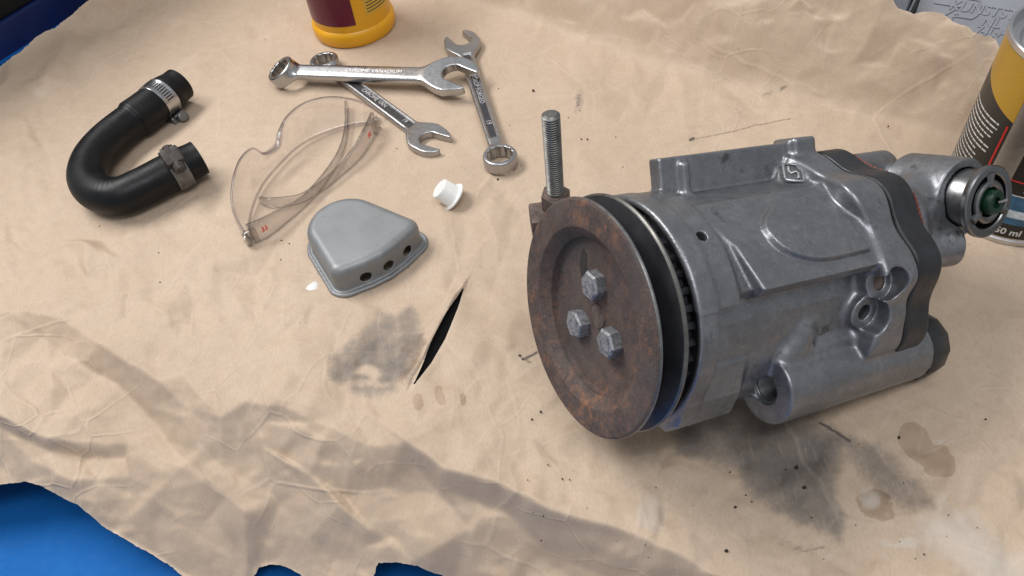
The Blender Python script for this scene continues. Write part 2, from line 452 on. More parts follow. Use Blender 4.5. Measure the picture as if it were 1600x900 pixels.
def m_blue():
    n = NT('blue_steel_paint'); f = n.noise(14, 6, .65); k = n.noise(120, 6, .7); q = n.noise(60, 5, .6, 0, (1, 14, 1))
    c = n.ramp(f, [(.3, (.003, .100, .36)), (.7, (.005, .125, .43))])
    c = n.mix(n.ramp(k, [(.62, 0.0), (.74, .35)]), c, (.05, .16, .38)); c = n.mix(n.ramp(q, [(.64, 0.0), (.72, .3)]), c, (.06, .2, .45))
    return n.set(color=c, rough=n.ramp(k, [(.3, .6), (.7, .8)]), spec=.2, normal=n.bump(n.noise(200, 3), .08, .0004))
BLUE = m_blue()
BLUED = plain('navy_blue_plastic', (.004, .016, .10), .5, 0, .3, 15, .05)
GREYP = plain('grey_moulded_plastic', (.235, .245, .275), .5, 0, .1, 60, .3, 260, .0006)
BLKPL = plain('black_textured_plastic', (.012, .012, .011), .6, 0, .2, 40, .2, 500)
CLEAR = m_clear('clear_polycarbonate', (.985, .98, .98), .05, .03); SMOKE = m_clear('smoky_polycarbonate', (.85, .84, .84)); CEDGE = m_clear('polycarbonate_edge', (.86, .85, .865))
PAPER = m_paper()
FLAKE = plain('white_flake', (.78, .78, .77), .6)
CRUMB = plain('black_crumb', (.02, .017, .015), .7)

# ------------------------------------------------------------------ bench and paper
E1 = np.array([.819, -.574, 0]); E2 = np.array([.574, .819, 0])
S_NEAR, S_FAR = .147, .575
def bench_pt(s1, s2, z=0.0): return E1*s1+E2*s2+np.array([0, 0, z])
RB = np.array([E1, E2, [0, 0, 1]]).T
bench = thing('workbench', tuple(bench_pt(-.3, .36, -.75)), 'blue steel workbench with dark top hidden under the brown paper', 'workbench')
def bench_box(name, s1a, s1b, s2a, s2b, z0, z1, mat, parent, bev=3):
    m = MB(); m.box(bench_pt((s1a+s1b)/2, (s2a+s2b)/2, (z0+z1)/2)*1000, ((s1b-s1a)*1000, (s2b-s2a)*1000, (z1-z0)*1000), RB, bev)
    return m.build(name, mat, parent)
bench_box('top', -.80, .60, S_NEAR+.024, .66, -.045, -.005, DARK, bench)
bench_box('cabinet', -.80, .58, S_NEAR+.03, .64, -.75, -.0455, BLUED, bench)
bench_box('lower_ledge', -.95, .60, -.50, S_NEAR+.018, -.14, -.092, BLUE, bench, 6)

def softp(d, w): return w*np.logaddexp(0, d/w)
def paper():
    s1 = np.concatenate([np.arange(-.93, -.236, .0015), np.arange(-.236, -.200, .0005), np.arange(-.200, .30, .0015)])
    s2 = np.concatenate([np.arange(-.045, .16, .00095), np.arange(.16, .53, .0015), np.arange(.53, .645, .0007)])
    A, B = np.meshgrid(s1, s2, indexing='ij')
    X = E1[0]*A+E2[0]*B; Y = E1[1]*A+E2[1]*B
    wob = .006*perlin(A*9, A*0+.3, 3)+.003*perlin(A*31, A*0+.7, 5)
    far = np.interp(A, [-.9, -.42, -.346, -.287, -.219, -.159, -.105, .003, .039, .058, .3], [.66, .584, .575, .565, .554, .547, .548, .550, .545, .536, .50])+.001*perlin(A*40, A*0+3.3, 8)
    # the hanging part: facets between points read off the photograph, (pixel x, pixel y, height mm)
    lines = [[(-80, 440, 0), (0, 430, 0), (60, 450, 0), (130, 470, 0), (210, 500, 0), (290, 525, 0), (345, 560, 0), (400, 580, 0), (500, 622, 0), (590, 655, 0), (632, 694, 1), (637, 690, 5)],
             [(-60, 500, -4), (40, 492, -2), (100, 500, -3), (160, 545, -4), (215, 578, -5), (252, 598, -5), (285, 585, -2), (340, 648, -8)],
             [(-60, 520, -9), (20, 508, -7), (70, 530, -17), (130, 572, -25), (190, 605, -30), (235, 655, -37), (288, 716, -47)], [(285, 585, -2), (300, 640, -17), (288, 716, -47)], [(338, 655, -13), (315, 690, -34), (288, 716, -47)],
             [(0, 560, -16)], [(60, 600, -24)], [(120, 640, -31)], [(190, 668, -37)], [(-40, 640, -22), (6, 652, -25), (60, 683, -32), (87, 690, -35), (198, 694, -41), (257, 717, -46)],
             [(-40, 670, -38), (10, 674, -42), (85, 710, -50), (195, 716, -53)], [(52, 724, -52), (117, 752, -56), (200, 745, -56), (250, 770, -60), (327, 785, -66)], [(100, 790, -80), (180, 830, -92), (240, 865, -104), (300, 905, -114)],
             [(257, 717, -45), (327, 752, -52), (385, 802, -63)], [(340, 648, -7), (385, 630, -2), (440, 638, -3), (520, 668, -4), (560, 690, -6), (600, 700, -7), (632, 694, 1)],
             [(350, 735, -48), (430, 780, -62), (485, 842, -77)], [(400, 712, -38), (408, 702, -30), (484, 746, -36), (530, 790, -46), (583, 834, -60)], [(450, 722, -38)], [(540, 778, -50)], [(385, 802, -63), (480, 765, -48)],
             [(420, 832, -82)], [(520, 872, -88)], [(637, 690, 5), (650, 728, -17), (690, 780, -36), (735, 829, -44), (660, 872, -64)], [(590, 724, -20)], [(600, 762, -37)],
             [(637, 690, 5), (690, 733, 0), (780, 757, 0), (860, 797, 0), (1000, 840, 0), (1130, 902, 0), (1250, 955, 0), (1400, 1030, 0)], [(700, 772, -26), (790, 802, -30), (870, 832, -24), (1000, 884, -24)], [(735, 829, -44), (850, 862, -52), (960, 912, -56)],
             [(600, 900, -86)], [(1100, 960, -54)], [(800, 950, -90)], [(1000, 1010, -98)], [(0, 780, -80)], [(-120, 760, -68)], [(385, 925, -120)], [(500, 945, -118)], [(700, 935, -108)], [(1250, 1030, -60)]]
    cv = []; ced = []
    for ln in lines:
        for i, (x, y, z) in enumerate(ln):
            p = at(x, y, z*.00070); cv.append((float(p @ E1), float(p @ E2), p[2]))
            if i: ced.append((len(cv)-2, len(cv)-1))
    cv += [(a_, .20, 0.0) for a_ in np.arange(-.95, .31, .05)]+[(-.95, .10, -.013), (-.95, -.08, -.09), (-.6, -.08, -.09), (-.2, -.08, -.09), (.1, -.08, -.10), (.31, -.08, -.10), (.31, .147, 0.0), (-.95, .65, 0.0), (.31, .65, 0.0)]
    from mathutils.geometry import delaunay_2d_cdt
    vv, ee, ff, ov, *_ = delaunay_2d_cdt([Vector((p[0], p[1])) for p in cv], ced, [], 0, 1e-5)
    V2 = np.array([v[:] for v in vv]); cva = np.array(cv)
    def near_h(q):
        d_ = np.hypot(cva[:, 0]-q[0], cva[:, 1]-q[1]); k_ = np.argsort(d_)[:2]; w_ = 1/(d_[k_]+1e-6); return float((cva[k_, 2]*w_).sum()/w_.sum())
    hh = np.array([cv[o[0]][2] if len(o) else near_h(V2[i_]) for i_, o in enumerate(ov)])
    Z = np.zeros_like(A); wa = A+.0022*fbm(A*25, B*25, 101, 4); wb = B+.0022*fbm(A*25+5, B*25, 104, 4)
    for f in ff:
        p = V2[list(f)]; h = hh[list(f)]
        if abs(h).max() < 1e-6: continue
        i0, i1 = np.searchsorted(s1, [p[:, 0].min()-.008, p[:, 0].max()+.008]); j0, j1 = np.searchsorted(s2, [p[:, 1].min()-.008, p[:, 1].max()+.008])
        if i1 <= i0 or j1 <= j0: continue
        gx = wa[i0:i1, j0:j1]; gy = wb[i0:i1, j0:j1]
        D = (p[1, 1]-p[2, 1])*(p[0, 0]-p[2, 0])+(p[2, 0]-p[1, 0])*(p[0, 1]-p[2, 1])
        if abs(D) < 1e-10: continue
        l0 = ((p[1, 1]-p[2, 1])*(gx-p[2, 0])+(p[2, 0]-p[1, 0])*(gy-p[2, 1]))/D; l1 = ((p[2, 1]-p[0, 1])*(gx-p[2, 0])+(p[0, 0]-p[2, 0])*(gy-p[2, 1]))/D; l2 = 1-l0-l1
        m = (l0 >= -.001) & (l1 >= -.001) & (l2 >= -.001); Z[i0:i1, j0:j1][m] = (l0*h[0]+l1*h[1]+l2*h[2])[m]
    for k in range(1): Z[1:-1, 1:-1] = (2*Z[1:-1, 1:-1]+Z[:-2, 1:-1]+Z[2:, 1:-1]+Z[1:-1, :-2]+Z[1:-1, 2:])/6
    Z = Z+1.9*softp(B-far, .0035)
    lft = -.745-.06*sstep(.44, .30, B)+.012*perlin(B*14, B*0+1.1, 6)
    Z = Z+1.5*softp(lft-A, .006)*np.minimum(1, .5+.5)
    P = np.stack([X, Y, Z], -1); px, py = proj(P)
    drape = sstep(S_NEAR+.03, S_NEAR-.05, B); farw = sstep(-.004, .012, B-far); lefw = sstep(-.70, -.76, A)
    # crumple: creases where warped noise crosses zero
    wx = A+.02*fbm(A*9, B*9, 11, 3); wy = B+.02*fbm(A*9+7, B*9, 14, 3)
    def crease(f, sd, ang):
        c, s = math.cos(ang), math.sin(ang); u = (wx*c+wy*s)*f; v = (-wx*s+wy*c)*f
        return 1-2.2*np.abs(perlin(u, v*.6, sd))
    cr = .0075*crease(8, 21, .5)+.0045*crease(15, 23, 1.3)+.0022*crease(33, 25, -.4)+.0010*crease(64, 27, .2)
    fl = .0011*crease(7, 31, 1.0)+.0007*crease(15, 33, .2)+.00035*crease(36, 35, 2.0)+.0002*crease(75, 37, .9)
    left_soft = sstep(-.40, -.62, A)*sstep(.36, .14, B)
    Z = Z+fl*.5+farw*(.003*crease(20, 41, 1.45)+.0016*crease(44, 43, 1.4))+lefw*.003*crease(18, 45, .3)
    # folds traced from the photograph, as the edges of flat facets: (pixels, height mm)
    folds = [([(0, 430), (28, 500), (40, 560), (75, 650)], 2.5), ([(75, 95), (80, 135), (70, 150)], 7), ([(60, 140), (62, 175), (30, 200)], 4), ([(1000, 715), (1012, 770), (965, 792)], 2.0), ([(745, 740), (758, 690)], 2.4), ([(290, 345), (262, 350), (250, 392)], 2.0),
             ([(1380, 205), (1425, 160), (1475, 128)], -6), ([(1436, 50), (1425, 115)], 6), ([(1500, 48), (1475, 110)], 7), ([(1205, 5), (1160, 60)], 6), ([(1290, 40), (1310, 90)], -4), ([(1560, 90), (1535, 150)], 5), ([(110, 60), (100, 85)], 5), ([(980, 10), (1000, 60)], 4),
             ([(180, 480), (330, 420), (430, 392)], 2.0), ([(900, 660), (930, 700)], 1.4), ([(300, 525), (310, 470), (350, 440)], 2.4), ([(400, 510), (420, 560), (500, 600)], 2.4), ([(370, 545), (385, 580)], 3.2), ([(630, 640), (636, 690)], 4), ([(855, 790), (905, 795)], 2.5), ([(1560, 640), (1480, 700)], 1.5), ([(1520, 420), (1580, 520), (1590, 600)], 2.0), ([(30, 300), (110, 380), (230, 410)], 2.2)]
    GX0, GY0, GW, GH = -420, -330, 2600, 1700
    def facets(step, seed, use):
        rg = np.random.default_rng(seed); pts = []; hs = []; ed = []
        if use:
            for ln, h in folds:
                b0 = len(pts)
                for i, q in enumerate(ln):
                    pts.append(q); hs.append(.62*h*(.55 if i in (0, len(ln)-1) else rg.uniform(.8, 1.15)))
                    if i: ed.append((b0+i-1, b0+i))
        fx = np.array(pts) if pts else np.zeros((0, 2))
        for gx in np.arange(GX0, GX0+GW, step):
            for gy in np.arange(GY0, GY0+GH, step):
                q = np.array([gx+rg.uniform(-.48, .48)*step, gy+rg.uniform(-.48, .48)*step])
                if len(fx) and np.min(np.hypot(*(fx-q).T)) < step*.45: continue
                # lower left: hanging part; middle: flat; top right and top left: standing part
                edge = 400+(q[0]-0)*.44
                low = np.clip((q[1]-edge+10)/90, 0, 1); topr = np.clip((0+(q[0]-720)*.21+10-q[1])/40, 0, 1)*(q[0] > 650); topl = np.clip((110-q[0]*.42-q[1])/30, 0, 1)
                lf = np.clip((300-q[0])/250, 0, 1)*np.clip((q[1]-80)/100, 0, 1)
                am = 2.6+.9*low+2.6*topr+3.0*topl+1.2*lf
                for bx0, by0, bx1, by1 in ((80, 90, 345, 350), (470, 295, 690, 485), (345, 135, 620, 405), (405, 35, 830, 285), (800, 180, 1620, 690), (660, 260, 740, 330), (470, 0, 640, 90)):
                    if bx0 < q[0] < bx1 and by0 < q[1] < by1: am *= .3; break
                pts.append(q); hs.append(rg.normal()*am*step/75*.62)
        vv, ee, ff, *_ = delaunay_2d_cdt([Vector((float(p[0]), float(p[1]))) for p in pts], ed, [], 0, 1e-4)
        V2 = np.array([v[:] for v in vv]); ov = _[0]
        hh = np.array([hs[o[0]] if len(o) else 0.0 for o in ov])
        R = np.zeros((GH//2, GW//2), np.float32)
        for f in ff:
            p = (V2[list(f)]-[GX0, GY0])/2; h = hh[list(f)]
            x0, y0 = np.maximum(np.floor(p.min(0)).astype(int), 0); x1, y1 = np.minimum(np.ceil(p.max(0)).astype(int)+1, [GW//2, GH//2])
            if x1 <= x0 or y1 <= y0: continue
            gx, gy = np.meshgrid(np.arange(x0, x1), np.arange(y0, y1))
            D = (p[1, 1]-p[2, 1])*(p[0, 0]-p[2, 0])+(p[2, 0]-p[1, 0])*(p[0, 1]-p[2, 1])
            if abs(D) < 1e-6: continue
            l0 = ((p[1, 1]-p[2, 1])*(gx-p[2, 0])+(p[2, 0]-p[1, 0])*(gy-p[2, 1]))/D
            l1 = ((p[2, 1]-p[0, 1])*(gx-p[2, 0])+(p[0, 0]-p[2, 0])*(gy-p[2, 1]))/D
            l2 = 1-l0-l1; m = (l0 >= -.01) & (l1 >= -.01) & (l2 >= -.01)
            R[y0:y1, x0:x1][m] = (l0*h[0]+l1*h[1]+l2*h[2])[m]
        for k in range(1):
            R[1:-1, 1:-1] = (R[1:-1, 1:-1]*2+R[:-2, 1:-1]+R[2:, 1:-1]+R[1:-1, :-2]+R[1:-1, 2:])/6
        return R
    # bend the facet edges a little so that no crease is ruler straight
    bx = px+3*fbm(px*.02, py*.02, 91, 3); by = py+3*fbm(px*.02+4, py*.02, 95, 3)
    def sample(R):
        x = np.clip((bx-GX0)/2, 0, GW//2-2); y = np.clip((by-GY0)/2, 0, GH//2-2); i = x.astype(int); j = y.astype(int); u = x-i; v = y-j
        return (R[j, i]*(1-u)+R[j, i+1]*u)*(1-v)+(R[j+1, i]*(1-u)+R[j+1, i+1]*u)*v
    Z = Z+.001*(sample(facets(88, 5, True))*(1-.4*drape)+1.5*sample(facets(41, 6, False))*(1-.25*drape)+1.3*sample(facets(19, 7, False))*(1-.35*drape))
    # slit: lips lifted a little
    slit = [(726, 447), (716, 480), (696, 529), (674, 567), (644, 605), (660, 570), (675, 530), (697, 488)]
    ds = poly_sd(px, py, slit)
    Z = Z+np.where((px-726)*159-(py-447)*-83 < 0, .003, .001)*np.exp(-np.maximum(ds, 0)/10)
    Z = np.maximum(Z, np.where((B > S_NEAR+.021) & (B < .55) & (A > -.82), -.0035, -9))
    # outline in the photograph's pixels, torn
    out = [(140, 0), (118, 18), (100, 33), (85, 44), (68, 50), (52, 62), (33, 80), (15, 93), (0, 104), (-60, 160), (-260, 420), (-200, 780), (-40, 770), (0, 758), (38, 752), (60, 757), (95, 776), (125, 792), (165, 825), (225, 860),
           (260, 880), (290, 903), (340, 930), (385, 915), (405, 888), (420, 882), (445, 885), (468, 897), (500, 930), (570, 925), (583, 900), (592, 880), (620, 878), (655, 886), (700, 903), (760, 960), (1000, 1300), (1800, 1300), (2100, 700),
           (1900, 200), (1640, 105), (1575, 78), (1562, 74), (1556, 62), (1545, 57), (1522, 51), (1512, 42), (1500, 38), (1490, 34), (1474, 21), (1455, 18), (1440, 19), (1427, 21), (1415, 17), (1403, 14), (1396, 2), (1390, -40), (1300, -300), (200, -300)]
    px, py = proj(np.stack([X, Y, Z], -1))
    d = poly_sd(px, py, out)+2.0*fbm(px*.05, py*.05, 51, 4)+1.2*fbm(px*.22, py*.22, 57, 2)
    d = np.maximum(d, -poly_sd(px, py, slit)-.25*fbm(px*.12, py*.12, 55, 2))
    n1, n2 = A.shape
    dc = .25*(d[:-1, :-1]+d[1:, :-1]+d[:-1, 1:]+d[1:, 1:]); keep = dc < 0
    cnt = np.zeros((n1, n2), int); tot = np.zeros((n1, n2), int)
    for i in (0, 1):
        for j in (0, 1):
            cnt[i:n1-1+i, j:n2-1+j] += keep; tot[i:n1-1+i, j:n2-1+j] += 1
    bnd = (cnt > 0) & (cnt < tot)
    g1 = np.gradient(s1)[:, None]; ga = np.gradient(d, axis=0)/g1; gb = np.gradient(d, axis=1)/np.gradient(s2)[None, :]
    g2 = ga*ga+gb*gb+1e-9; sa = np.where(bnd, -d*ga/g2, 0); sb = np.where(bnd, -d*gb/g2, 0)
    sa = np.clip(sa, -.0016, .0016); sb = np.clip(sb, -.0016, .0016)
    za = np.gradient(Z, axis=0)/g1; zb = np.gradient(Z, axis=1)/np.gradient(s2)[None, :]
    X = X+E1[0]*sa+E2[0]*sb; Y = Y+E1[1]*sa+E2[1]*sb; Z = Z+za*sa+zb*sb
    idx = np.full(n1*n2, -1, np.int64); used = (cnt > 0).ravel(); idx[used] = np.arange(used.sum())
    I, J = np.nonzero(keep); q = np.stack([I*n2+J, (I+1)*n2+J, (I+1)*n2+J+1, I*n2+J+1], 1)
    V = np.stack([X, Y, Z], -1).reshape(-1, 3)[used]; F = idx[q]
    o = mobj('wrapping_paper', V, F, PAPER, None, True, None, 1.0)
    tag(o, 'large creased sheet of brown kraft paper with grey stains and a slit, covering the bench', 'paper')
    # stains, the one at the pump with its shadow painted in
    u = px.ravel()[used]; v = py.ravel()[used]; dd = d.ravel()[used]
    warp = 9*fbm(u*.025, v*.025, 61, 4); warp2 = 9*fbm(u*.025+9, v*.025, 66, 4)
    U = u+warp; W = v+warp2
    def soft(poly, w): return sstep(w, -w, poly_sd(U, W, poly))
    def ell(cx, cy, rx, ry, rot=0.0, w=.35, a=U, b=W):
        c, s = math.cos(math.radians(rot)), math.sin(math.radians(rot)); x = (a-cx)*c+(b-cy)*s; y = -(a-cx)*s+(b-cy)*c
        return sstep(1+w, 1-w, np.sqrt((x/rx)**2+(y/ry)**2))
    g = soft([(515, 560), (555, 528), (580, 505), (592, 488), (640, 482), (655, 515), (655, 555), (640, 585), (612, 612), (585, 622), (552, 612), (520, 590)], 22)*(.66+.4*fbm(u*.03, v*.03, 71, 3))
    g = g*(1-.75*ell(576, 580, 20, 8, 10, .5))*(1-.5*ell(580, 600, 34, 7, 5, .5))
    g2_ = soft([(1045, 650), (1120, 640), (1230, 640), (1330, 690), (1300, 740), (1312, 800), (1312, 842), (1250, 812), (1180, 782), (1155, 735), (1060, 705)], 26)*(.88+.3*fbm(u*.02, v*.02, 73, 3))  # stain beside the pump, the pump's shadow painted in with it
    g3 = soft([(1290, 670), (1370, 690), (1430, 740), (1465, 790), (1430, 800), (1380, 790), (1330, 720)], 26)*.55
    g4 = ell(1165, 640, 120, 60, 0, .5)*.7  # soft ellipse under the pump, shade added to the stain
    grime_shade = np.maximum.reduce([g, g2_, g3, g4])
    grime_shade = np.maximum(grime_shade, .35*ell(905, 160, 7, 22, 15, .6)); grime_shade = np.maximum(grime_shade, .3*ell(1250, 858, 60, 12, 15, .8)*(fbm(u*.08, v*.08, 77, 2) > .1))
    oil = np.maximum.reduce([ell(1432, 692, 25, 34, -35, .3), ell(1466, 720, 27, 21, 40, .3), .75*ell(688, 618, 11, 16, -15, .3), .7*ell(655, 628, 9, 16, 0, .3), .65*ell(728, 624, 8, 12, 0, .3), .6*ell(1370, 790, 34, 24, 30, .25), .55*ell(640, 560, 16, 60, 25, .5), .4*ell(1465, 790, 18, 18, 0, .3)])
    pale = np.maximum.reduce([.85*soft([(1425, 830), (1450, 800), (1520, 790), (1560, 840), (1610, 870), (1620, 960), (1540, 930), (1470, 870)], 34), .8*ell(1415, 848, 22, 8, -10, .3), .7*ell(1476, 692, 9, 6, 30, .4), .7*ell(1360, 780, 12, 22, -35, .5), .6*ell(1018, 800, 26, 34, 0, .5), .6*ell(1382, 850, 10, 7, 0, .4), .5*ell(1470, 785, 14, 20, 10, .4), .6*ell(1293, 868, 6, 6), .6*ell(1282, 849, 5, 5), .55*ell(60, 145, 12, 10, 0, .5), .45*ell(385, 570, 12, 16, 0, .5)])
    ink = np.zeros_like(u)
    for pts, w, a in [([(1078, 219), (1150, 204), (1236, 184)], .5, .62), ([(1078, 219), (1083, 217)], 1.6, .9), ([(665, 640), (695, 630)], 1.2, .35), ([(820, 560), (840, 550)], 1.5, .8),
                      ([(1190, 150), (1205, 145)], 3, .5), ([(1220, 140), (1228, 137)], 2.5, .6), ([(905, 150), (903, 165)], 3, .55), ([(812, 556), (828, 566)], 2, .6), ([(1280, 660), (1330, 690)], 1.6, .8), ([(1245, 864), (1290, 855)], 2, .55)]:
        ink = np.maximum(ink, a*sstep(w*2.4+1.5, w*.4, line_d(U*.25+u*.75, W*.25+v*.75, pts)))
    for nm, arr in (('grime_shade', grime_shade), ('oil', oil), ('pale', pale), ('ink', ink), ('hang', drape.ravel()[used]), ('edge', np.exp(-np.maximum(-dd, 0)/2.2))):
        at_ = o.data.attributes.new(nm, 'FLOAT', 'POINT'); at_.data.foreach_set('value', np.clip(arr, 0, 1).astype(np.float32))
    return o
paper()

# ------------------------------------------------------------------ the pump
PC = np.array([.03257659, .23151478, .09021817]); PX = nrm([.90589969, .31406645, -.28409158])
PZ = nrm(np.array([0, 0, 1])-PX[2]*PX); PA = -np.cross(PZ, PX)         # PA points to the viewer's side
PR = np.array([PX, PA, PZ]).T                                           # columns x (along the shaft), a, z  (left handed on purpose)
def pump_w(p): return PC+PR @ (np.asarray(p, float)*.001)
PM = np.eye(4); PM[:3, :3] = PR; PM[:3, 3] = PC
pump = thing('hydraulic_pump', (PC[0]+.06, PC[1]+.05, 0.0), 'heavy grey cast aluminium pump with a rusty brown belt pulley, lying on the paper', 'pump')
def pbuild(mb, name, mat, parent=pump, smooth=True, angle=35):
    """mesh given in (x, a, z) millimetres; faces flipped because that frame is mirrored"""
    return mobj(name, mb.v, [f[::-1] for f in mb.f], mat, parent, smooth, PM, angle=angle)
def pvol(V, name, mat, parent=pump):
    v, f = V.mesh(); return mobj(name, v, np.ascontiguousarray(f[:, ::-1]), mat, parent, True, PM)
def pol(th, r): t = math.radians(th); return (r*math.sin(t), r*math.cos(t))
def radial(th): t = math.radians(th); return (0.0, math.sin(t), math.cos(t))
VOX = .62
def table_plane(x, a, z): return (PC[2]*1000+PX[2]*x+PA[2]*a+PZ[2]*z)-1.0        # height above the paper, mm

TH0 = -32.0
ED = nrm(.8*np.array(radial(-8))+.55*np.array([-.72, .52, .46]))
def housing():
    V = Vol((22, -72, -74), (196, 84, 82), VOX)
    a2 = V.ax[1][:, None]; z2 = V.ax[2][None, :]; th2 = np.degrees(np.arctan2(a2, z2)); r2 = np.sqrt(a2*a2+z2*z2)
    def prof(pts): return poly_sd(a2+0*z2, z2+0*a2, [pol(*p) for p in pts])[None]
    core = prof([(-75, 51), (-50, 53), (-30, 54), (-8, 55), (20, 56), (43, 56), (47, 48.5), (60, 48), (75, 48.5), (90, 51.5), (105, 56), (118, 58), (140, 55), (165, 50), (195, 50), (225, 50), (255, 50)])
    blk = prof([(-20, 48), (-9, 55.5), (21, 58.0), (43.5, 63.2), (46.5, 58), (48, 48), (40, 30), (0, 30)])
    low = prof([(85, 50), (100, 58), (114, 63.5), (124, 63.5), (140, 56), (140, 30), (90, 30)])
    band = np.maximum(r2-57.2, np.maximum(th2-48, -70-th2)*.9)[None]
    lip = (r2-57.4)[None]
    V.uni(lambda x, y, z: ext(core, np.maximum(31-x, x-155), 2))
    V.uni(lambda x, y, z: ext(lip, np.maximum(25-x, x-36), 1.2), k=2.5)
    V.uni(lambda x, y, z: ext(band, np.maximum(25-x, x-50), 2), k=2.5)
    V.uni(lambda x, y, z: ext(low, np.maximum(27-x, x-62), 2), k=4)
    xs = (51+6.5*(th2-2)/38)[None]
    V.uni(lambda x, y, z: ext(blk, np.maximum((xs-x)*.95, x-150), 1.4), k=1.6)
    # rear flange, scalloped
    lob = np.cos(np.radians((th2-TH0)*9))
    fl = (r2-(63.0+2.8*lob+1.6*np.exp(-((th2-54)/6)**2)+1.6*np.exp(-((th2-71)/6)**2)))[None]*.93; xf = (135.5-2.5*lob)[None]
    V.uni(lambda x, y, z: ext(fl, np.maximum((xf-x)*.8, x-156.0), 1.8), (115, None, None), k=2.5)
    # mounting fin standing on the far side
    d = radial(-37); tn = (0, d[2], -d[1])
    Rf = np.array([(1, 0, 0), tn, d]).T
    V.uni(s_box(tuple(np.array(d)*59+np.array([98, 0, 0])), (96, 9, 28), Rf, 1.0), (46, -72, 20), (150, 0, 82), k=2.5)
    V.uni(s_box(tuple(np.array(d)*62+np.array([146, 0, 0])), (16, 17, 26), Rf, 2.0), (130, -72, 20), (160, 0, 82), k=3)
    V.uni(s_box(tuple(np.array(d)*58+np.array([64, 0, 0])+np.array(tn)*4), (5, 8, 24), Rf, 2.0), (56, -72, 20), (74, 0, 82), k=3)
    # long boss with threaded bore
    bc = np.array([0, 54.5, -18.5])
    V.uni(s_cyl(bc, (1, 0, 0), 19.0, 82, 187, 1.4), (76, 25, -50), (196, 84, 12), k=2.5)
    V.uni(s_box((132, 45, -8), (96, 20, 26), None, 4), (76, 20, -40), (190, 70, 20), k=4)
    V.uni(s_cap((92, 48, 2), (100, 46, 8), 5.5), (80, 34, -10), (112, 62, 22), k=6)
    V.sub(s_cyl(bc, (1, 0, 0), 7.0, 70, 112), (76, 40, -36), (116, 72, 0))
    V.sub(s_cyl(bc, (1, 0, 0), 8.4, 70, 83.6), (76, 40, -36), (90, 72, 0), k=.8)
    # spot faced bolt seats
    for x0, th, rr, fl_ in ((141, 54, 8.6, 55.5), (135, 70.5, 8.6, 53.5)):
        dv = np.array(radial(th)); c0 = np.array([x0, 0, 0])
        V.uni(s_cyl(c0, dv, rr+.3, 36, fl_, .6), tuple(c0+dv*50-28), tuple(c0+dv*50+28), k=4)
        V.sub(s_cyl(c0, dv, rr, fl_, 80), tuple(c0+dv*58-24), tuple(c0+dv*58+24), k=1.2)
        V.sub(s_cyl(c0, dv, 4.1, fl_-5, 80), tuple(c0+dv*56-14), tuple(c0+dv*56+14))
    # D shaped raised panel on the block
    def dpanel(x, y, z):
        th = np.degrees(np.arctan2(y, z)); s = th*.99            # degrees ~ mm at r 57
        e = poly_sd(x+0*s, s+0*x, DP)
        return 2.9*sstep(.6, -1.7, e)*sstep(40, 48, np.sqrt(y*y+z*z))
    DP = catmull([(125.6, -1), (96.7, 0), (84.4, 6), (77.5, 12), (74.3, 19), (75.5, 25), (81.4, 31), (93.5, 36), (107.8, 37.3), (130.9, 37)], 2)
    V.disp(dpanel, (72, -10, 30), (140, 60, 70))
    # pad for the emblem, front vent hole
    e0 = np.array([131, 0, 0])+np.array(radial(-25))*56
    V.uni(s_cyl(e0, ED, 7.4, -16, .9, .8), e0-30, e0+24, k=4.5)
    V.sub(s_cyl((41, 0, 0), radial(13), 2.7, 46, 70), (34, 0, 40), (50, 30, 66))
    # open front: cavity behind the pulley, and the flat underside
    V.sub(s_cyl((0, 0, 0), (1, 0, 0), 55.0, 10, 31.5, 0), (20, None, None), (40, None, None))
    V.cut(table_plane)
    # slight unevenness of the casting
    def cast(x, y, z):
        th = np.arctan2(y, z)*55
        return .06*fbm(x*.09+0*th, th*.09+0*x, 81, 3)
    V.disp(cast)
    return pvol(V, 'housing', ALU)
house = housing()
_d = np.array(radial(-37)); _tn = np.array([0, _d[2], -_d[1]])
mb = MB(); mb.box(_d*70+np.array([150, 0, 0])-_tn*3, (13, 15, 9), np.array([(1, 0, 0), _tn, _d]).T, 2.0); pbuild(mb, 'lug', BLACKP)
# dark toothed rotor in the gap
mb = MB(); mb.lathe([(0, 17.2), (51, 17.2), (51, 25), (46, 30), (0, 30)], 72, 'x')
pbuild(mb, 'rotor', BLACKP)
for i in range(40):
    t = math.radians(i*9); c, s = math.cos(t), math.sin(t)
    mb = MB(); mb.box((21.5, 51.5*s, 51.5*c), (7, 5.0, 3.4), np.array([[1, 0, 0], [0, c, s], [0, -s, c]]).T, .6)
    pbuild(mb, 'rotor_tooth', BLACKP)
# pulley
FLOOR = 8.6
mb = MB(); mb.lathe([(0, FLOOR+.2), (6.2, FLOOR+.2), (6.6, FLOOR-.1), (6.7, FLOOR), (38.6, FLOOR), (39.6, FLOOR-.4), (40.0, FLOOR-1.2), (40.3, FLOOR-3.6), (41.0, FLOOR-4.4), (45.3, .6), (46.0, 0.08), (46.4, 0.0), (58.6, 0.0), (59.8, .5), (60.0, 1.2)], 160, 'x')
pul = pbuild(mb, 'pulley', RUST, angle=22); tag(pul, 'rusty brown dished belt pulley face')
mb = MB(); mb.lathe([(60.0, 1.2), (60.0, 2.2), (59.2, 2.9), (46.0, 6.4), (45.6, 9.4), (58.4, 14.2), (59.3, 14.6), (59.9, 15.2), (59.9, 16.2), (59.0, 16.8), (30, 16.8)], 160, 'x')
g = pbuild(mb, 'belt_groove', GROOVE, pump, angle=40); 
mb = MB(); mb.lathe([(0, FLOOR-.35), (5.9, FLOOR-.35), (6.15, FLOOR+.1)], 40, 'x'); h = pbuild(mb, 'shaft_end', RUSTB, pul)
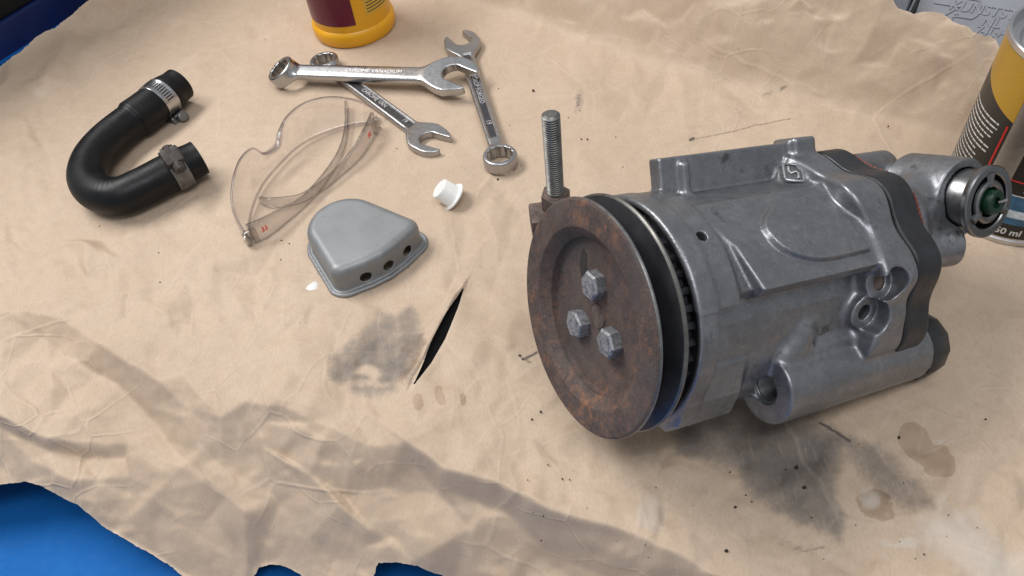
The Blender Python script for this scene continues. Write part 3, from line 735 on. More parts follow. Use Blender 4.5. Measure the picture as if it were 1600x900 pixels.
def hexhead(mb, c, r, x0, x1, rot, ch=.8):
    ring = []
    for rr, x in ((r, x0), (r, x1-ch), (r*.86, x1), (r*.5, x1+.15 if x1 > x0 else x1-.15), (0.02, x1)):
        k = []
        for i in range(6):
            t = math.radians(60*i+rot); k.append((x, c[0]+rr*math.cos(t), c[1]+rr*math.sin(t)))
        ring.append(k)
    v = [p for k in ring for p in k]; f = []
    for i in range(len(ring)-1):
        for j in range(6): f.append((i*6+j, i*6+(j+1) % 6, (i+1)*6+(j+1) % 6, (i+1)*6+j))
    return mb.add(v, f)
for k, (ang, rot) in enumerate(((64.3, 12), (-55.7, 40), (184.3, 22))):
    t = math.radians(ang); cc = (-16.7*math.cos(t), 16.7*math.sin(t))
    mb = MB(); v, f = [], []
    hexhead(mb, cc, 7.6, FLOOR+.1, FLOOR-6.0, rot, -.9)
    b = mobj('bolt', mb.v, mb.f, BOLT, pul, True, PM, angle=28)
    mb = MB(); mb.lathe([(2.6, FLOOR-6.25), (3.6, FLOOR-6.45), (4.6, FLOOR-6.2)], 24, 'x', (0, cc[0], cc[1])); pbuild(mb, 'head_mark', BOLT, b)
mb = MB(); mb.lathe([(59.7, .5), (60.12, 1.1), (60.12, 2.1), (59.5, 2.75)], 160, 'x'); pbuild(mb, 'worn_edge', STEEL, pul)
mb = MB(); mb.lathe([(59.0, 14.3), (59.6, 14.65), (60.02, 15.1), (60.02, 16.0)], 160, 'x'); pbuild(mb, 'worn_edge', THREAD, pul)
rg = random.Random(2); mb = MB(); v = [(FLOOR-.12, -22.5, 15.5)]
for i in range(22):
    t = 2*math.pi*i/22; rx, rz = 3.6*rg.uniform(.85, 1.1), 7.2*rg.uniform(.85, 1.1); v.append((FLOOR-.1, -22.5+rx*math.cos(t)-.25*rz*math.sin(t), 15.5+rz*math.sin(t)))
mb.add(v, [(0, 1+i, 1+(i+1) % 22) for i in range(22)]); pbuild(mb, 'grease_patch', BLACKP, pul)
# black spacer plate
def plate():
    V = Vol((153, -74, -74), (180, 74, 74), VOX)
    a2 = V.ax[1][:, None]; z2 = V.ax[2][None, :]; th2 = np.degrees(np.arctan2(a2, z2)); r2 = np.sqrt(a2*a2+z2*z2)
    fl = (r2-(63.6+2.6*np.cos(np.radians((th2-TH0)*9))))[None]*.93
    V.uni(lambda x, y, z: ext(fl, np.maximum(156.2-x, x-175), 1.6))
    V.cut(table_plane); return pvol(V, 'spacer_plate', BLACKP)
plate()
mb = MB(); n = 120
segs = [(-24, -2), (14, 30)]
for i in range(0):
    pass
for t0_, t1_ in segs:
    mb = MB(); mb.tube([(175.4, *pol(t0_+(t1_-t0_)*i/24, 62.8+2.6*math.cos(math.radians((t0_+(t1_-t0_)*i/24-TH0)*9))+.4*math.sin(i*1.7))) for i in range(25)], [.25+.55*math.sin(math.pi*i/24) for i in range(25)], 6); pbuild(mb, 'sealant_bead', SEAL)
# rear cover with outlet
OC = np.array([222.5, 30.5, 59.5]); OD = np.array([0, math.sin(math.radians(60.8)), math.cos(math.radians(60.8))])
def cover():
    V = Vol((173, -70, -56), (256, 70, 90), VOX)
    a2 = V.ax[1][:, None]; z2 = V.ax[2][None, :]; th2 = np.degrees(np.arctan2(a2, z2)); r2 = np.sqrt(a2*a2+z2*z2)
    fl = (r2-(56.0+2.0*np.cos(np.radians((th2-TH0)*9))))[None]*.93
    V.uni(lambda x, y, z: ext(fl, np.maximum(175.7-x, x-184), 2))
    a, z = pol(-36, 51); V.uni(s_cyl((0, a, z), (1, 0, 0), 10.5, 177, 218, 3.5), k=6)
    b = OC-OD*24
    V.uni(s_cap((180, 12, 36), tuple(b-OD*10), 19, 17), k=9)
    V.uni(s_cyl(OC, OD, 22.5, -50, -15.0, 1.2), k=4)
    V.uni(s_cyl((180, 20, 24), nrm([1, .25, .2]), 13, 0, 38, 2.0), k=7)
    V.sub(s_cyl(OC, OD, 17.4, -24, 4, 0))
    V.cut(table_plane)
    V.disp(lambda x, y, z: .2*fbm(x*.12+y*.05, z*.12+y*.07, 83, 4)+0*x)
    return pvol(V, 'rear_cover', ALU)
cover()
# black hexagonal plug at the boss's rear end
mb = MB(); mb.lathe([(19.5, 186), (20, 188.5), (20, 194), (18.5, 201), (15, 206), (9, 208.5), (0, 209)], 12, 'x', (0, 54.5, -19)); pl0 = MB(); pl0.v = [(x, a, z) for x, a, z in mb.v]; pl0.f = mb.f; pl0.v = [(x, a, max(z, (-(PC[2]*1000+PX[2]*x)+1.5)/PZ[2])) for x, a, z in pl0.v]; pbuild(pl0, 'end_plug', BLACKP, angle=40)
# plugs in the two bolt seats
for x0, th, fl_, mt in ((141, 54, 55.5, RUSTB), (135, 70.5, 53.5, DARK)):
    dv = np.array(radial(th)); Mq = frame(pump_w(np.array([x0, 0, 0])+dv*(fl_-(.9 if mt is RUSTB else 3.0))), PX, PR @ dv)
    mb = MB(); mb.lathe([(0, .25), (2, .3), (3.8, .1), (4.0, -3)], 24); mb.build('bolt_end', mt, pump, Mq)
# bore lining with thread rings
mb = MB(); pr = []
for i in range(22): pr += [(6.9, 85+i*1.2), (6.2, 85.6+i*1.2)]
mb.lathe(pr+[(0, 111)], 32, 'x', (0, 54.5, -18.5)); pbuild(mb, 'threaded_bore', STEEL)
# outlet fitting, in a frame whose z is the outlet direction
OM = frame(pump_w(OC), PR @ np.array([1, 0, 0]), PR @ OD)
mb = MB(); mb.lathe([(11, -23), (16.4, -23), (16.6, -21), (16.6, -5.6), (16.1, -4.8), (16.1, -4.2), (19.2, -3.8), (19.7, -3.0), (19.7, -.6), (19.0, 0), (15.4, 0), (14.8, -.6), (14.6, -2.2), (14.0, -8)], 72)
fit = mb.build('outlet_fitting', FITM, pump, OM)
mb = MB(); mb.lathe([(0, -11), (15.5, -11)], 40); mb.build('fitting_bore', DARK, fit, OM)
mb = MB(); t = np.linspace(0, 2*np.pi, 49)
mb.tube([(10.0*math.cos(q), 10.0*math.sin(q), -1.2) for q in t], 2.1, 10, False)
for k in range(3):
    q = math.radians(95+120*k); mb.tube([(8.6*math.cos(q), 8.6*math.sin(q), -1.3), (11.5*math.cos(q), 11.5*math.sin(q), -.7), (15.8*math.cos(q), 15.8*math.sin(q), -.9)], [2.2, 2.0, 2.6], 8)
mb.build('spoked_ring', FITM, fit, OM)
mb = MB(); mb.lathe([(0, 2.6), (3.0, 1.6), (3.2, 4.0), (5.9, 4.2), (6.8, 3.4), (7.2, -8)], 28); pl = mb.build('green_plug', GREEN, fit, OM)
mb = MB(); mb.tube([(2, 0, 3), (7.2, .8, 4.6)], .8, 8); mb.build('pin', SATIN, fit, OM)
# emblem on the pad: rounded square frame and an S stroke
ed = ED; ep = np.array([131, 0, 0])+np.array(radial(-25))*56+ed*3.0
EM = frame(pump_w(ep), CM @ np.array([1.0, -.08, 0]), PR @ ed)
mb = MB(); sq = [(-5, -4.4), (-4.4, -5), (0, -5.3), (4.4, -5), (5, -4.4), (5.2, 0), (5, 4.4), (4.4, 5), (0, 5.3), (-4.4, 5), (-5, 4.4), (-5.2, 0), (-5, -4.4)]
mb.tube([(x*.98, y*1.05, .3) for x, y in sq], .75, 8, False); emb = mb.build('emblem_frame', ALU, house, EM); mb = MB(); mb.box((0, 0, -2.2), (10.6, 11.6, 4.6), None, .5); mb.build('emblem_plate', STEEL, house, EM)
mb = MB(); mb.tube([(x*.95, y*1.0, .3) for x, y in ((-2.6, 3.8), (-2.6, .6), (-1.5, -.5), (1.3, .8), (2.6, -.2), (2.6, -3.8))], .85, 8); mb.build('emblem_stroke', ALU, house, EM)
# adjusting stud on its bracket behind the pulley
SW = np.array([.0312, .318, 0.0])
SM = np.eye(4); SM[:3, 3] = SW
top = (at(868, 176, 0)); 
def z_on(px, py, w):
    r = ray(px, py); k = math.hypot(w[0], w[1])/math.hypot(r[0], r[1]); return CAM_H+r[2]*k
ZT = z_on(868, 177, SW)*1000; ZN = z_on(868, 300, SW)*1000
mb = MB(); pr = [(0, ZT), (3.2, ZT), (4.2, ZT-.9)]
zz = ZT-1.2
while zz > ZN-8: pr += [(4.85, zz), (4.85, zz-.35), (4.25, zz-.8), (4.25, zz-1.1)]; zz -= 1.45
pr += [(4.6, ZN-9), (4.6, .2), (0, .2)]
mb.lathe(pr[::-1], 36); stud = mb.build('threaded_stud', THREAD, pump, SM, angle=15)
mb = MB(); w = MB(); 
hexp = [(8.4*math.cos(math.radians(60*i+10)), 8.4*math.sin(math.radians(60*i+10))) for i in range(6)]
bm = MB(); bm.prism(hexp, ZN-11, ZN-.9); bm.lathe([(7.2, ZN-.9), (6.6, ZN), (4.4, ZN+.1)], 30)
bm.build('nut', RUSTB, stud, SM, angle=30)
mb = MB(); mb.box((-6, -2, ZN-19), (19, 17, 15), None, 1.2); mb.build('clevis_block', RUSTB, pump, SM)
p0 = np.array([SW[0]*1000, SW[1]*1000, ZN-24]); p1 = pump_w((58, -46, -8))*1000
mb = MB(); mb.tube([p0, p0*.6+p1*.4+np.array([0, 0, -3]), p1], [7, 8, 9], 10); mb.build('bracket_arm', RUSTB, pump, np.eye(4))

# ------------------------------------------------------------------ black rubber hose with two clamps
hpx = [(281, 131), (258, 149), (232, 170), (200, 193), (168, 219), (144, 248), (137, 278), (152, 300), (186, 306), (222, 292), (258, 273), (288, 258), (312, 246)]
HR = 15.3
hp = catmull([at(x, y, .0180)*1000 for x, y in hpx], 14)
hose = thing('rubber_hose', tuple(at(150, 275)), 'U-shaped ribbed black rubber hose with a clamp near each end', 'hose')
def hose_body():
    seg = np.r_[0, np.cumsum(np.linalg.norm(np.diff(hp, axis=0), axis=1))]; L = seg[-1]
    m = 420; s = np.linspace(0, L, m); P = np.stack([np.interp(s, seg, hp[:, i]) for i in range(3)], 1)
    T = np.gradient(P, axis=0); T /= np.linalg.norm(T, axis=1)[:, None]; N = np.cross([0, 0, 1.0], T); N /= np.linalg.norm(N, axis=1)[:, None]; B = np.cross(T, N)
    n = 56; v = []; f = []
    curv = np.linalg.norm(np.gradient(T, axis=0), axis=1); curv = curv/curv.max()
    for i in range(m):
        r0 = HR-.5
        if s[i] < 58: r0 += 1.6*float(sstep(58, 54, s[i]))
        r0 -= 1.6*float(sstep(17, 5, s[i])); r0 -= .8*float(sstep(L-14, L-4, s[i]))
        ends = float(sstep(8, 26, s[i])*sstep(L-8, L-26, s[i]))
        for k in range(n):
            a = 2*math.pi*k/n
            rib = math.sin(2*math.pi*s[i]/3.3+.9*math.sin(a*2))*(.012+.17*curv[i]*max(0, math.cos(a)*.5+.5)*(.6+.4*math.sin(s[i]*.37)))*ends
            r = r0+rib
            v.append(P[i]+r*(math.cos(a)*N[i]+math.sin(a)*B[i]*(.97)))
    for i in range(m-1):
        for k in range(n): f.append((i*n+k, i*n+(k+1) % n, (i+1)*n+(k+1) % n, (i+1)*n+k))
    for e, i0, sg in ((0, 0, 1), (1, m-1, -1)):                    # wall thickness and bore
        b0 = len(v)
        for dr, dp in ((11.5, 0), (11.0, 1.0), (10.8, 22)):
            for k in range(n):
                a = 2*math.pi*k/n; v.append(P[i0]+sg*T[i0]*dp+dr*(math.cos(a)*N[i0]+math.sin(a)*B[i0]))
        base = [i0*n, b0, b0+n, b0+2*n]
        for q0, q1 in zip(base[:-1], base[1:]):
            for k in range(n):
                g = (q0+k, q1+k, q1+(k+1) % n, q0+(k+1) % n); f.append(g if sg > 0 else g[::-1])
        f.append(tuple(b0+2*n+k for k in range(n)))
    o = mobj('hose_body', v, f, RUB, hose, True, np.eye(4), angle=40)
    return P, T, N, B, s
HP, HT, HN, HB, HS = hose_body()
def clamp(sp, width, mat, smat, screw_ang, slots, lab):
    i = int(np.argmin(abs(HS-sp))); M4 = np.eye(4); M4[:3, 0] = HN[i]; M4[:3, 1] = HB[i]; M4[:3, 2] = HT[i]; M4[:3, 3] = HP[i]*.001
    R = HR+.9; w = width/2
    mb = MB(); mb.lathe([(R-.5, -w), (R+.35, -w+.2), (R+.5, -w+.9), (R+.35, -w+1.4), (R+.35, w-1.4), (R+.5, w-.9), (R+.35, w-.2), (R-.5, w)], 64)
    c = mb.build('hose_clamp', mat, hose, M4); c['label'] = lab
    if slots:
        for k in range(16):
            a = math.radians(slots+k*8.2); mb = MB(); ca, sa = math.cos(a), math.sin(a)
            mb.box(((R+.3)*ca, (R+.3)*sa, 0), (.5, 1.0, width*.52), np.array([[ca, sa, 0], [-sa, ca, 0], [0, 0, 1]]).T @ np.array([[1, 0, 0], [0, 1, 0], [0, 0, 1]]), .15); mb.build('band_slot', DARK, c, M4)
    a = math.radians(screw_ang); ca, sa = math.cos(a), math.sin(a); e = np.array([ca, sa, 0]); tg = np.array([-sa, ca, 0])
    RR = np.array([e, tg, [0, 0, 1]]).T
    mb = MB(); mb.box(e*(R+3.6), (7.0, 14, width+1.5), RR, 1.6); mb.box(e*(R+1.0), (2.0, 22, width*.8), RR, .5); hs = mb.build('screw_housing', smat, c, M4)
    mb = MB(); p = e*(R+4.2)
    mb.tube([p-tg*9, p+tg*8, p+tg*8.3, p+tg*13.2, p+tg*13.8], [3.2, 3.2, 4.6, 4.6, 3.8], 12); mb.build('clamp_screw', smat, c, M4, angle=30)
    return c
clamp(25, 14, CHROME, STEEL, -62, 18, 'shiny steel clamp with slotted band')
clamp(HS[-1]-19, 12.5, STEEL, CLAMPB, 118, 0, 'dull rusty clamp with its screw on top')

# ------------------------------------------------------------------ spanners
def hexd(x, y, af, rot):
    d = None
    for k in range(3):
        t = math.radians(rot+60*k); q = np.abs(x*math.cos(t)+y*math.sin(t))-af/2; d = q if d is None else np.maximum(d, q)
    return d
def text_mesh(body, size, depth, bold=0.0):
    cu = bpy.data.curves.new('t', 'FONT'); cu.body = body; cu.size = size; cu.extrude = depth; cu.align_x = 'CENTER'; cu.align_y = 'CENTER'; cu.resolution_u = 3; cu.offset = bold
    o = bpy.data.objects.new('t', cu); col.objects.link(o); bpy.context.view_layer.update()
    dg = bpy.context.evaluated_depsgraph_get(); me = bpy.data.meshes.new_from_object(o.evaluated_get(dg))
    v = np.array([p.co[:] for p in me.vertices]); f = [tuple(p.vertices) for p in me.polygons]
    bpy.data.objects.remove(o); bpy.data.curves.remove(cu); bpy.data.meshes.remove(me)
    return v, f
def spanner(po, pr, zo, zr, Rh, jaw, Rr, af, w0, w1, th, jang, rtilt, rdrop, panel, words, mat, lab, roll=0.0, th_ring=10):
    a = at(*po, zo*.001); b = at(*pr, zr*.001); d = b-a; L = np.linalg.norm(d)*1000
    up = np.array([0, 0, 1.0]); side = np.cross(up, nrm(d)); up = nrm(up+math.tan(math.radians(roll))*side)
    M4 = frame(a, d, up)
    V = Vol((-Rh-4, -Rh-4, -14), (L+Rr+4, Rh+4, 12), .55)
    hd = lambda x, y, z: ext(np.sqrt((x*.93)**2+(y+.5)**2)-Rh+0*z, np.abs(z)-th*.55+0*x, 1.2)
    def shaft(x, y, z):
        t = np.clip(x/L, 0, 1); w = (w0+(w1-w0)*t)/2
        sec = np.sqrt((y/w)**4+(z/(th/2))**4+1e-6)**.5
        return np.maximum((sec-1)*(th/2)*.8, np.maximum(Rh*.6-x, x-(L-Rr*.75)))
    V.uni(shaft, (0, -Rh, -10), (L, Rh, 10))
    V.uni(hd, None, (Rh*2.6, None, None), k=13)
    V.cut(lambda x, y, z: th*.56-np.abs(z)+0*x+0*y, .8, None, (Rh*2.4, None, None))
    ct, st = math.cos(math.radians(rtilt)), math.sin(math.radians(rtilt)); dz = (st, 0, ct)
    V.uni(s_cyl((L, 0, rdrop), dz, Rr, -th_ring/2, th_ring/2, 1.5), (L-Rr-8, None, None), None, k=3.5)
    def hole(x, y, z):
        X = (x-L)*ct-(z-rdrop)*st; return np.minimum(hexd(X, y, af, 0), hexd(X, y, af, 30))
    V.sub(hole, (L-Rr-2, None, None), None)
    # jaw opening at an angle to the shaft
    ja = math.radians(jang); cj, sj = math.cos(ja), math.sin(ja)
    def slot(x, y, z):   # the mouth
        u = -(x*cj+y*sj); v = -x*sj+y*cj
        q = np.maximum(np.abs(v)-jaw/2, -u-jaw*.30); return np.maximum(q, hexd(u-.18*jaw, v, jaw*1.155, 30) if False else q)+0*z
    V.sub(slot, None, (Rh+4, None, None), k=.8)
    V.sub(lambda x, y, z: np.sqrt((x*cj+y*sj-jaw*.12)**2+(-x*sj+y*cj)**2)-jaw*.5+0*z, None, (Rh+4, None, None), k=1.0)
    V.sub(lambda x, y, z: Rh*.86+(x*cj+y*sj)+0*z, None, (Rh+4, None, None), k=1.0)
    if panel:
        V.sub(s_box((L/2, 0, th/2), (L-2*Rh-Rr*1.4, min(w0, w1)*.60, 2.2), None, .6), (Rh*.8, -8, 0), (L-Rr, 8, 8), k=.5)
    v, f = V.mesh(6); root = np.array(a); root[2] = 0
    o = thing('spanner', tuple(root), lab, 'spanner', 'spanners on the paper')
    mobj('spanner_body', v, f, mat, o, True, M4)
    zt = th/2-(.95 if panel else .15)
    if panel:
        mb = MB(); mb.box((L/2, 0, th/2-1.06), (L-2*Rh-Rr*1.4-2, min(w0, w1)*.60-1.0, .12)); mb.build('recess_panel', PANEL, o, M4)
    for body, pos, size, flip in words:
        tv, tf = text_mesh(body, size, .5)
        if flip: tv = tv*np.array([-1, -1, 1])
        tv = tv+np.array([L*pos, 0, zt]); mobj('lettering', tv, tf, LETTER, o, False, M4)
    return o
spanner((722, 66), (782, 249), 5.0, 6.5, 15.8, 15.5, 13.3, 18, 14.0, 11.5, 6.2, 20, -3, 0, True, [('DROP FORGED', .47, 6.0, False), ('19', .74, 6.0, False)], SATIN, 'steel combination spanner with its ring end towards the stud, DROP FORGED raised on its shaft')
spanner((674, 222), (508, 99), 4.5, 6.0, 15.8, 15.5, 13, 17, 13.5, 12, 6.0, 22, 4, 0, True, [('CHROME VAN', .50, 5.6, True), ('19', .22, 5.6, True), ('19', .75, 5.6, True)], SATIN, 'steel combination spanner lying partly under another, touching the safety glasses')
spanner((712, 120), (443, 112), 13.0, 13.5, 19.3, 18.5, 14.0, 18, 17, 14, 7.5, -24, 28, -1, False, [('CHROME VANADIUM', .46, 5.4, True)], CHROME, 'shiny smooth combination spanner resting across two other spanners', roll=10, th_ring=12)

# ------------------------------------------------------------------ pressed metal cover with three holes
def metal_cover():
    base = [at(*p)[:2]*1000 for p in ((512, 372), (541, 452), (650, 386))]
    o = base[1]; ex = nrm(base[2]-base[1]); ey = np.array([-ex[1], ex[0]]); W = np.linalg.norm(base[2]-base[1])
    M4 = np.eye(4); M4[:3, 0] = (*ex, 0); M4[:3, 1] = (*ey, 0); M4[:3, 3] = (o[0]*.001, o[1]*.001, .0008)
    cx = W/2; Hh = 22.5; depth = 62.0
    # outline: hull of one big and two small circles with a bowed front
    def outline(off):
        pts = []
        A = (cx-4, depth-27, 27.0+off); Bq = (W-3, 3, 9.0+off); Cq = (3, 3, 9.0+off)
        for c, a0, a1, n in ((A, 18, 162, 16), (Cq, 162, 262, 8), (None, 0, 0, 0), (Bq, -82, 18, 8)):
            if c is None:
                for t in (.25, .5, .75): pts.append((3+(W-6)*t, -6-off-5.0*math.sin(math.pi*t)))
                continue
            for i in range(n+1):
                t = math.radians(a0+(a1-a0)*i/n); pts.append((c[0]+c[2]*math.cos(t), c[1]+c[2]*math.sin(t)))
        return pts
    V = Vol((-20, -26, -2), (W+20, depth+16, Hh+3), .65)
    a2 = V.ax[0][:, None]+0*V.ax[1][None, :]; b2 = V.ax[1][None, :]+0*a2
    d2 = poly_sd(a2, b2, outline(0))[:, :, None]
    body = lambda x, y, z, t: ext(d2+t, np.maximum(-9-z, z-Hh+t), 6.5)
    V.uni(lambda x, y, z: body(x, y, z, 0.0))
    V.uni(lambda x, y, z: ext(d2-3.6, np.abs(z-1.3)-1.3, .9), None, (None, None, 6), k=2.5)
    V.uni(lambda x, y, z: np.sqrt((d2-3.0)**2+(z-1.7)**2)-1.5, None, (None, None, 6), k=.8)
    V.sub(lambda x, y, z: body(x, y, z, 1.5))
    V.cut(lambda x, y, z: z+0*x+0*y)
    hx = []
    for t, yy in ((.20, -8), (.53, -10), (.86, -6)):
        V.sub(s_cyl((3+(W-6)*t, -8, 8.6), (0.32*(t-.5), -1, 0), 4.0, -14, 20), (3+(W-6)*t-10, -26, 0), (3+(W-6)*t+10, 14, 16))
    v, f = V.mesh()
    ob = mobj('metal_cover', v, f, SILVERP, None, True, M4)
    tag(ob, 'silver pressed metal cover with rounded corners and three round holes in its side', 'cover')
metal_cover()

# ------------------------------------------------------------------ white plastic plug
c0 = at(702, 304, .009); ax = nrm(np.array([-.60, .10, .62])); WM = frame(c0, np.cross([0, 1, 0], ax), ax)
mb = MB(); mb.lathe([(0, -4.6), (10.9, -4.6), (11.4, -4.1), (11.4, -3.3), (11.0, -2.9), (8.8, -2.8), (8.5, -2.2), (8.0, 8.6), (7.6, 9.2), (6.9, 9.4), (6.6, 9.0), (0, 8.8)], 48)
wp = mb.build('plastic_plug', WHITEP, None, WM); tag(wp, 'small white plastic plug with a flange lying on its side', 'plug')

# ------------------------------------------------------------------ safety glasses, upside down with folded arms
def glasses():
    bp = [(575, 192), (548, 196), (520, 204), (492, 215), (470, 227), (454, 240), (441, 253), (432, 263), (423, 273), (411, 289), (402, 306), (395, 325), (390, 345), (390, 360), (394, 373)]
    tp = [(583, 168, 14), (552, 156, 24), (512, 152, 30), (474, 162, 31), (449, 182, 31), (438, 204, 27), (434, 226, 20), (424, 236, 19), (411, 240, 22), (394, 232, 28), (375, 250, 31), (364, 284, 29), (363, 320, 23), (375, 352, 15), (394, 378, 8)]
    B = catmull([at(x, y, .003)*1000 for x, y in bp], 8); T = catmull([at(x, y, z*.001)*1000 for x, y, z in tp], 8)
    g = thing('safety_glasses', tuple(at(440, 290)), 'clear plastic safety glasses upside down with smoky arms folded', 'glasses')
    n = len(B); m = 9; cen = (B.mean(0)+T.mean(0))/2; v = []; f = []
    for i in range(n):
        for j in range(m):
            t = j/(m-1); p = B[i]*(1-t)+T[i]*t
            outw = p-cen; outw[2] = 0; outw = outw/np.linalg.norm(outw); v.append(p+outw*4.0*math.sin(math.pi*t))
    for i in range(n-1):
        for j in range(m-1): f.append((i*m+j, (i+1)*m+j, (i+1)*m+j+1, i*m+j+1))
    o = mobj('lens', v, f, CLEAR, g, True, np.eye(4)); md = o.modifiers.new('thickness', 'SOLIDIFY'); md.thickness = .0022; md.offset = 0
    mb = MB(); mb.tube(T, .95, 8); mb.build('lens_rim', CEDGE, g, np.eye(4))
    mb = MB(); mb.tube(B+np.array([0, 0, .4]), 1.0, 8); mb.build('brow_rim', CEDGE, g, np.eye(4))
    mb = MB(); k = T[36:66]; mb.tube(k, list(1.2+1.3*np.sin(np.linspace(0, np.pi, len(k)))), 8); mb.build('nose_bridge', CEDGE, g, np.eye(4))
    for pts in ([(399, 381, 19), (420, 370, 18), (445, 351, 15), (480, 320, 9.5), (512, 282, 8), (534, 245, 7), (543, 210, 6.5), (544, 182, 7), (543, 168, 7)],
                [(590, 207, 20), (578, 228, 18), (562, 249, 14), (537, 272, 9.5), (505, 297, 8), (475, 315, 7.5), (447, 322, 8.5), (424, 324, 9), (410, 318, 7)]):
        C_ = catmull([np.append(at(x, y, .001)[:2]*1000, h) for x, y, h in pts], 6); v = []; f = []
        for q in C_:
            for z in (0, .5, 1): v.append((q[0], q[1], 1.2+q[2]*z))
        for i in range(len(C_)-1):
            for j in (0, 1): f.append((i*3+j, (i+1)*3+j, (i+1)*3+j+1, i*3+j+1))
        o = mobj('arm', v, f, SMOKE, g, True, np.eye(4)); md = o.modifiers.new('thickness', 'SOLIDIFY'); md.thickness = .0026; md.offset = 0
        hp_ = C_[0]; mb = MB(); dr = nrm(np.append((C_[3]-C_[0])[:2], 0)); sd = np.array([-dr[1], dr[0], 0]); RR = np.array([dr, sd, [0, 0, 1]]).T
        mb.box(hp_*np.array([1, 1, 0])+np.array([0, 0, 8]), (9, 4, 14), RR, .8); mb.box(hp_*np.array([1, 1, 0])-dr*4+np.array([0, 0, 8]), (4, 7, 9), RR, .8); mb.build('hinge', SMOKE, g, np.eye(4))
        q = C_[5]; d2 = nrm(np.append((C_[7]-C_[4])[:2], 0)); nn = np.cross(d2, [0, 0, 1]); nn = nn if nn[1] < 0 else -nn
        for k in range(2):
            MM = frame(np.array([q[0], q[1], q[2]*.62])*.001+nn*.0017+d2*.0026*k, d2*(1 if np.cross([0, 0, 1], d2) @ nn > -2 else -1), nn)
            mb = MB(); mb.tube([(-1, -2, 0), (.9, -1.2, 0), (-.6, .2, 0), (1, .6, 0), (0, 2.2, 0)], .45, 6); mb.build('red_mark', RED, o, MM)
glasses()

# ------------------------------------------------------------------ yellow bottle
bc = at(556, 43); bot = thing('plastic_bottle', tuple(bc), 'yellow plastic bottle with a maroon label standing behind the spanners', 'bottle')
BM = np.eye(4); BM[:3, 3] = bc
Rb = 40.0
mb = MB(); mb.lathe([(0, .4), (Rb-5, .4), (Rb-1.5, 1.6), (Rb, 5), (Rb, 12), (Rb-.8, 14.5), (Rb-2.6, 16), (Rb-2.6, 18), (Rb-2.2, 20), (Rb-2.2, 120), (Rb-4, 132), (Rb-14, 150), (15, 160), (13, 163), (13, 172), (0, 172)], 96)
bb = mb.build('bottle_body', YEL, bot, BM)
mb = MB(); mb.lathe([(15.5, 164), (16, 165), (16, 186), (14, 189), (0, 189)], 48); mb.build('cap', MAROON, bot, BM)
def wrap(name, mat, parent, M4, R, a0, a1, z0, z1, n=24):
    v = []; f = []
    for i in range(n+1):
        a = math.radians(a0+(a1-a0)*i/n)
        for z in (z0, z1): v.append((R*math.cos(a), R*math.sin(a), z))
    for i in range(n): f.append((2*i, 2*i+2, 2*i+3, 2*i+1))
    return mobj(name, v, f, mat, parent, True, M4)
wrap('label', MAROON, bot, BM, Rb-2.0, 175, 281, 23, 112)
wl = wrap('side_label', YLAB, bot, BM, Rb-2.0, 298, 345, 29, 60)
for k in range(9): wrap('print_line', INK, wl, BM, Rb-1.9, 301, 342-5*(k % 3 == 2), 31.2+k*3, 32.2+k*3)

# ------------------------------------------------------------------ tin at the right
tc = np.array([.3415, .353, 0.0]); tin = thing('paint_tin', tuple(tc), 'yellow and black metal tin with a bare rim behind the pump outlet', 'tin')
TM = np.eye(4); TM[:3, 3] = tc; TR = 42.0; TH = 127.0
mb = MB(); mb.lathe([(0, 1.5), (TR-2, 1.2), (TR+.6, .6), (TR+1.0, 1.6), (TR+.9, 4.0), (TR+.1, 4.8), (TR, 6), (TR, TH-6), (TR+.1, TH-5), (TR+1.0, TH-4), (TR+1.0, TH-.8), (TR+.3, TH), (TR-1.0, TH-.2), (TR-1.6, TH-2), (TR-2.4, TH-6.5), (TR-7, TH-7), (TR-10, TH-4.5), (TR-11.5, TH-4.2), (TR-13, TH-6), (0, TH-6)], 96)
mb.build('tin_body', CANMET, tin, TM)
va = math.degrees(math.atan2(-tc[1], -tc[0]))                     # direction from the tin to the viewer
SEAM = va-13
def curve_wrap(name, mat, R, fn_lo, fn_hi, a0, a1, n=48):
    v = []; f = []
    for i in range(n+1):
        aa = a0+(a1-a0)*i/n; a = math.radians(aa)
        for z in (fn_lo(aa), fn_hi(aa)): v.append((R*math.cos(a), R*math.sin(a), z))
    for i in range(n): f.append((2*i, 2*i+2, 2*i+3, 2*i+1))
    return mobj(name, v, f, mat, tin, True, TM)
arc = lambda aa: 84+14*(abs(((aa-SEAM+180) % 360)-180)/60.0)**1.2 if True else 0
curve_wrap('yellow_print', CANYEL, TR+.15, arc, lambda a: TH-5.2, SEAM+9, SEAM+351, 160)
curve_wrap('black_print', CANBLK, TR+.15, lambda a: 6.0, arc, SEAM+9, SEAM+351, 160)
def tin_wrap(name, mat, a0, a1, z0, z1, parent=tin): return wrap(name, mat, parent, TM, TR+.3, a0, a1, z0, z1, 16)
tin_wrap('red_line', RED, SEAM-12.5, SEAM-10.8, 7, 82)
tin_wrap('red_line', RED, SEAM+9, SEAM+80, 50, 51)
rt = random.Random(9)
for k in range(15):                                                # rows of fine print, too small to read
    z = 79-k*3.4; a1 = SEAM-18-(rt.random()*9 if k not in (0, 1, 5, 6) else 0)-(8 if k > 6 else 0); a0 = SEAM-62
    a = a0
    while a < a1-2:
        b = min(a1, a+rt.uniform(3, 9)); tin_wrap('print_line', WPRINT, a, b-.8, z, z+1.1); a = b
pic = tin_wrap('picture', SKYB, SEAM+14, SEAM+70, 17.5, 40)
wrap('picture_foam', FOAMW, pic, TM, TR+.4, SEAM+14, SEAM+70, 23, 29, 16); wrap('picture_border', WPRINT, pic, TM, TR+.4, SEAM+14, SEAM+70, 40, 40.8, 16)
tv, tf = text_mesh('50 ml', 6.8, .05, .15)
